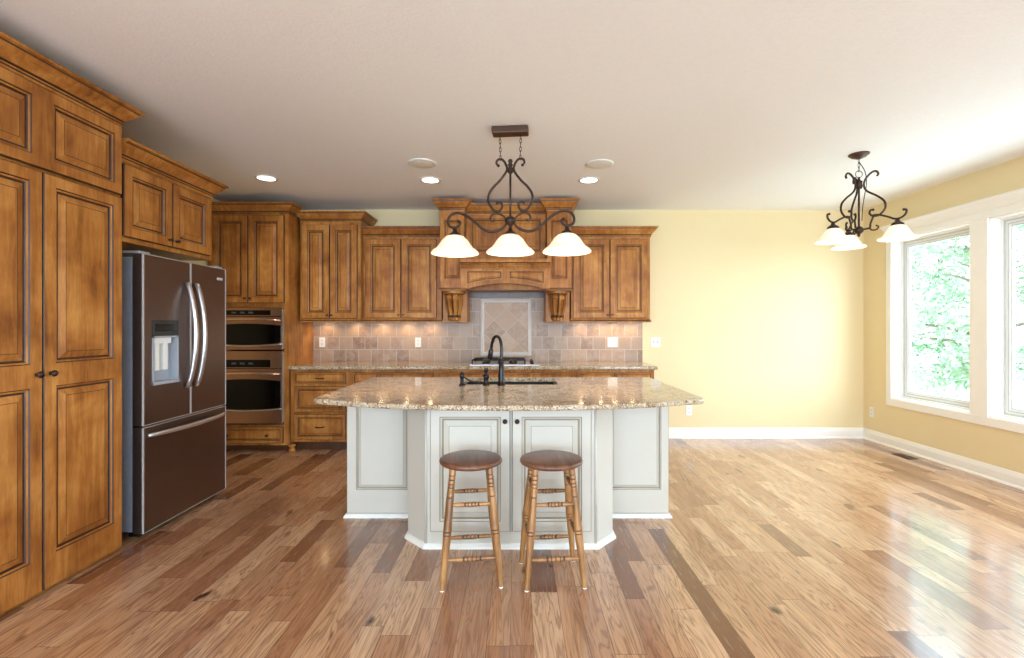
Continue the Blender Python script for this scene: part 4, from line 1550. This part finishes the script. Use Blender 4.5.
yt = YB - 0.0125
og = 'white outlets on the tile backsplash'
plate('power_outlet', 'white backsplash outlet below the narrow wall cabinet', (-2.335, yt, 1.150), 0, group=og)
plate('power_outlet', 'white backsplash outlet below the cabinet left of the hood', (-1.185, yt, 1.150), 0, group=og)
plate('power_outlet', 'white double backsplash outlet below the cabinet right of the hood', (1.145, yt, 1.150), 0, gang=2, group=og)
plate('light_switch', 'white double light switch on the yellow wall past the backsplash', (1.665, YB, 1.150), 0, 2, True)
plate('power_outlet', 'white outlet low on the back wall beside the island', (2.065, YB, 0.33), 0)
plate('power_outlet', 'pale outlet low on the window wall near the corner', (XR, 5.63, 0.335), PI / 2 * -1 + 0, 1)

# floor vent
fv = thing('floor_vent', 'dark metal register in the floor below the window', 'floor vent', (4.00, 4.95, 0.0))
MB().box(-0.055, -0.105, 0.0002, 0.055, 0.105, 0.004).build('frame', M['bronze_brown'], fv)
mb = MB()
for q in range(6):
    mb.box(-0.042, -0.088 + q * 0.030, 0.004, 0.042, -0.072 + q * 0.030, 0.0052)
mb.build('louvers', M['slot'], fv)

# ------------------------------------------------------------------ outside
struct(MB().box(9.0, -12, -0.9, 70, 60, -0.75).build('ground', M['grass']))
struct(MB().box(4.33, -12, -0.9, 9.0, 14, -0.73).build('bounce_ground', plain('pale_bounce', srgb(215, 212, 205), 0.8)))  # unseen pale ground added to bounce neutral light onto the ceiling


def tree(name, label, x, y, h, rad, nl, mat, zb=-0.75, low=0.15, sz=0.16):
    t = thing(name, label, 'tree', (x, y, zb), 0, 'leafy trees outside the windows')
    mb = MB()
    mb.tube([(0, 0, 0), (0.05, 0.02, h * 0.3), (-0.04, 0.05, h * 0.6), (0, 0, h * 0.92)], [0.16, 0.13, 0.08, 0.02], 10)
    for i in range(14):
        a = random.uniform(0, 2 * PI); z = h * random.uniform(0.2, 0.8); r = rad * random.uniform(0.5, 0.85)
        mb.tube(cr([(0, 0, z), (r * 0.5 * math.cos(a), r * 0.5 * math.sin(a), z + 0.25), (r * math.cos(a), r * math.sin(a), z + 0.3)], 3), [0.05 - 0.006 * q for q in range(7)], 6)
    mb.build('trunk', M['bark'], t)
    cl = []
    for i in range(90):
        z = random.uniform(low, 1.0)
        env = math.sin(PI * min(1, max(0, (z - low) / (1 - low) * 0.86 + 0.12))) ** 0.6
        a = random.uniform(0, 2 * PI); r = rad * env * math.sqrt(random.random())
        cl.append((r * math.cos(a), r * math.sin(a), z * h, random.uniform(0.25, 0.55)))
    vs = []; fs = []
    for i in range(nl):
        c = random.choice(cl)
        d = Vector((random.gauss(0, 1), random.gauss(0, 1), random.gauss(0, 0.55))).normalized() * (c[3] * random.random() ** 0.4 * 1.3)
        p = Vector(c[:3]) + d
        u = Vector((random.gauss(0, 1), random.gauss(0, 1), random.gauss(0, 0.6))).normalized()
        w = u.cross(Vector((random.gauss(0, 1), random.gauss(0, 1), random.gauss(0, 1)))).normalized()
        s = sz * random.uniform(0.6, 1.2)
        o = len(vs)
        vs += [p - u * s * 0.5, p + w * s * 0.22, p + u * s * 0.5, p - w * s * 0.22]
        fs.append((o, o + 1, o + 2, o + 3))
    MB().add(vs, fs).build('foliage', mat, t, fix=False)
    return t


tree('leafy_tree', 'pale green leafy tree nearest to the windows outside', 9.9, 10.1, 6.4, 2.4, 14000, M['leaf2'])
tree('leafy_tree', 'darker green leafy tree outside, behind the nearest one', 13.0, 16.2, 7.2, 2.6, 12000, M['leaf'])
tree('leafy_tree', 'tall pale tree farthest from the house outside', 19.0, 21.5, 10.5, 3.2, 8000, M['leaf2'], sz=0.24)
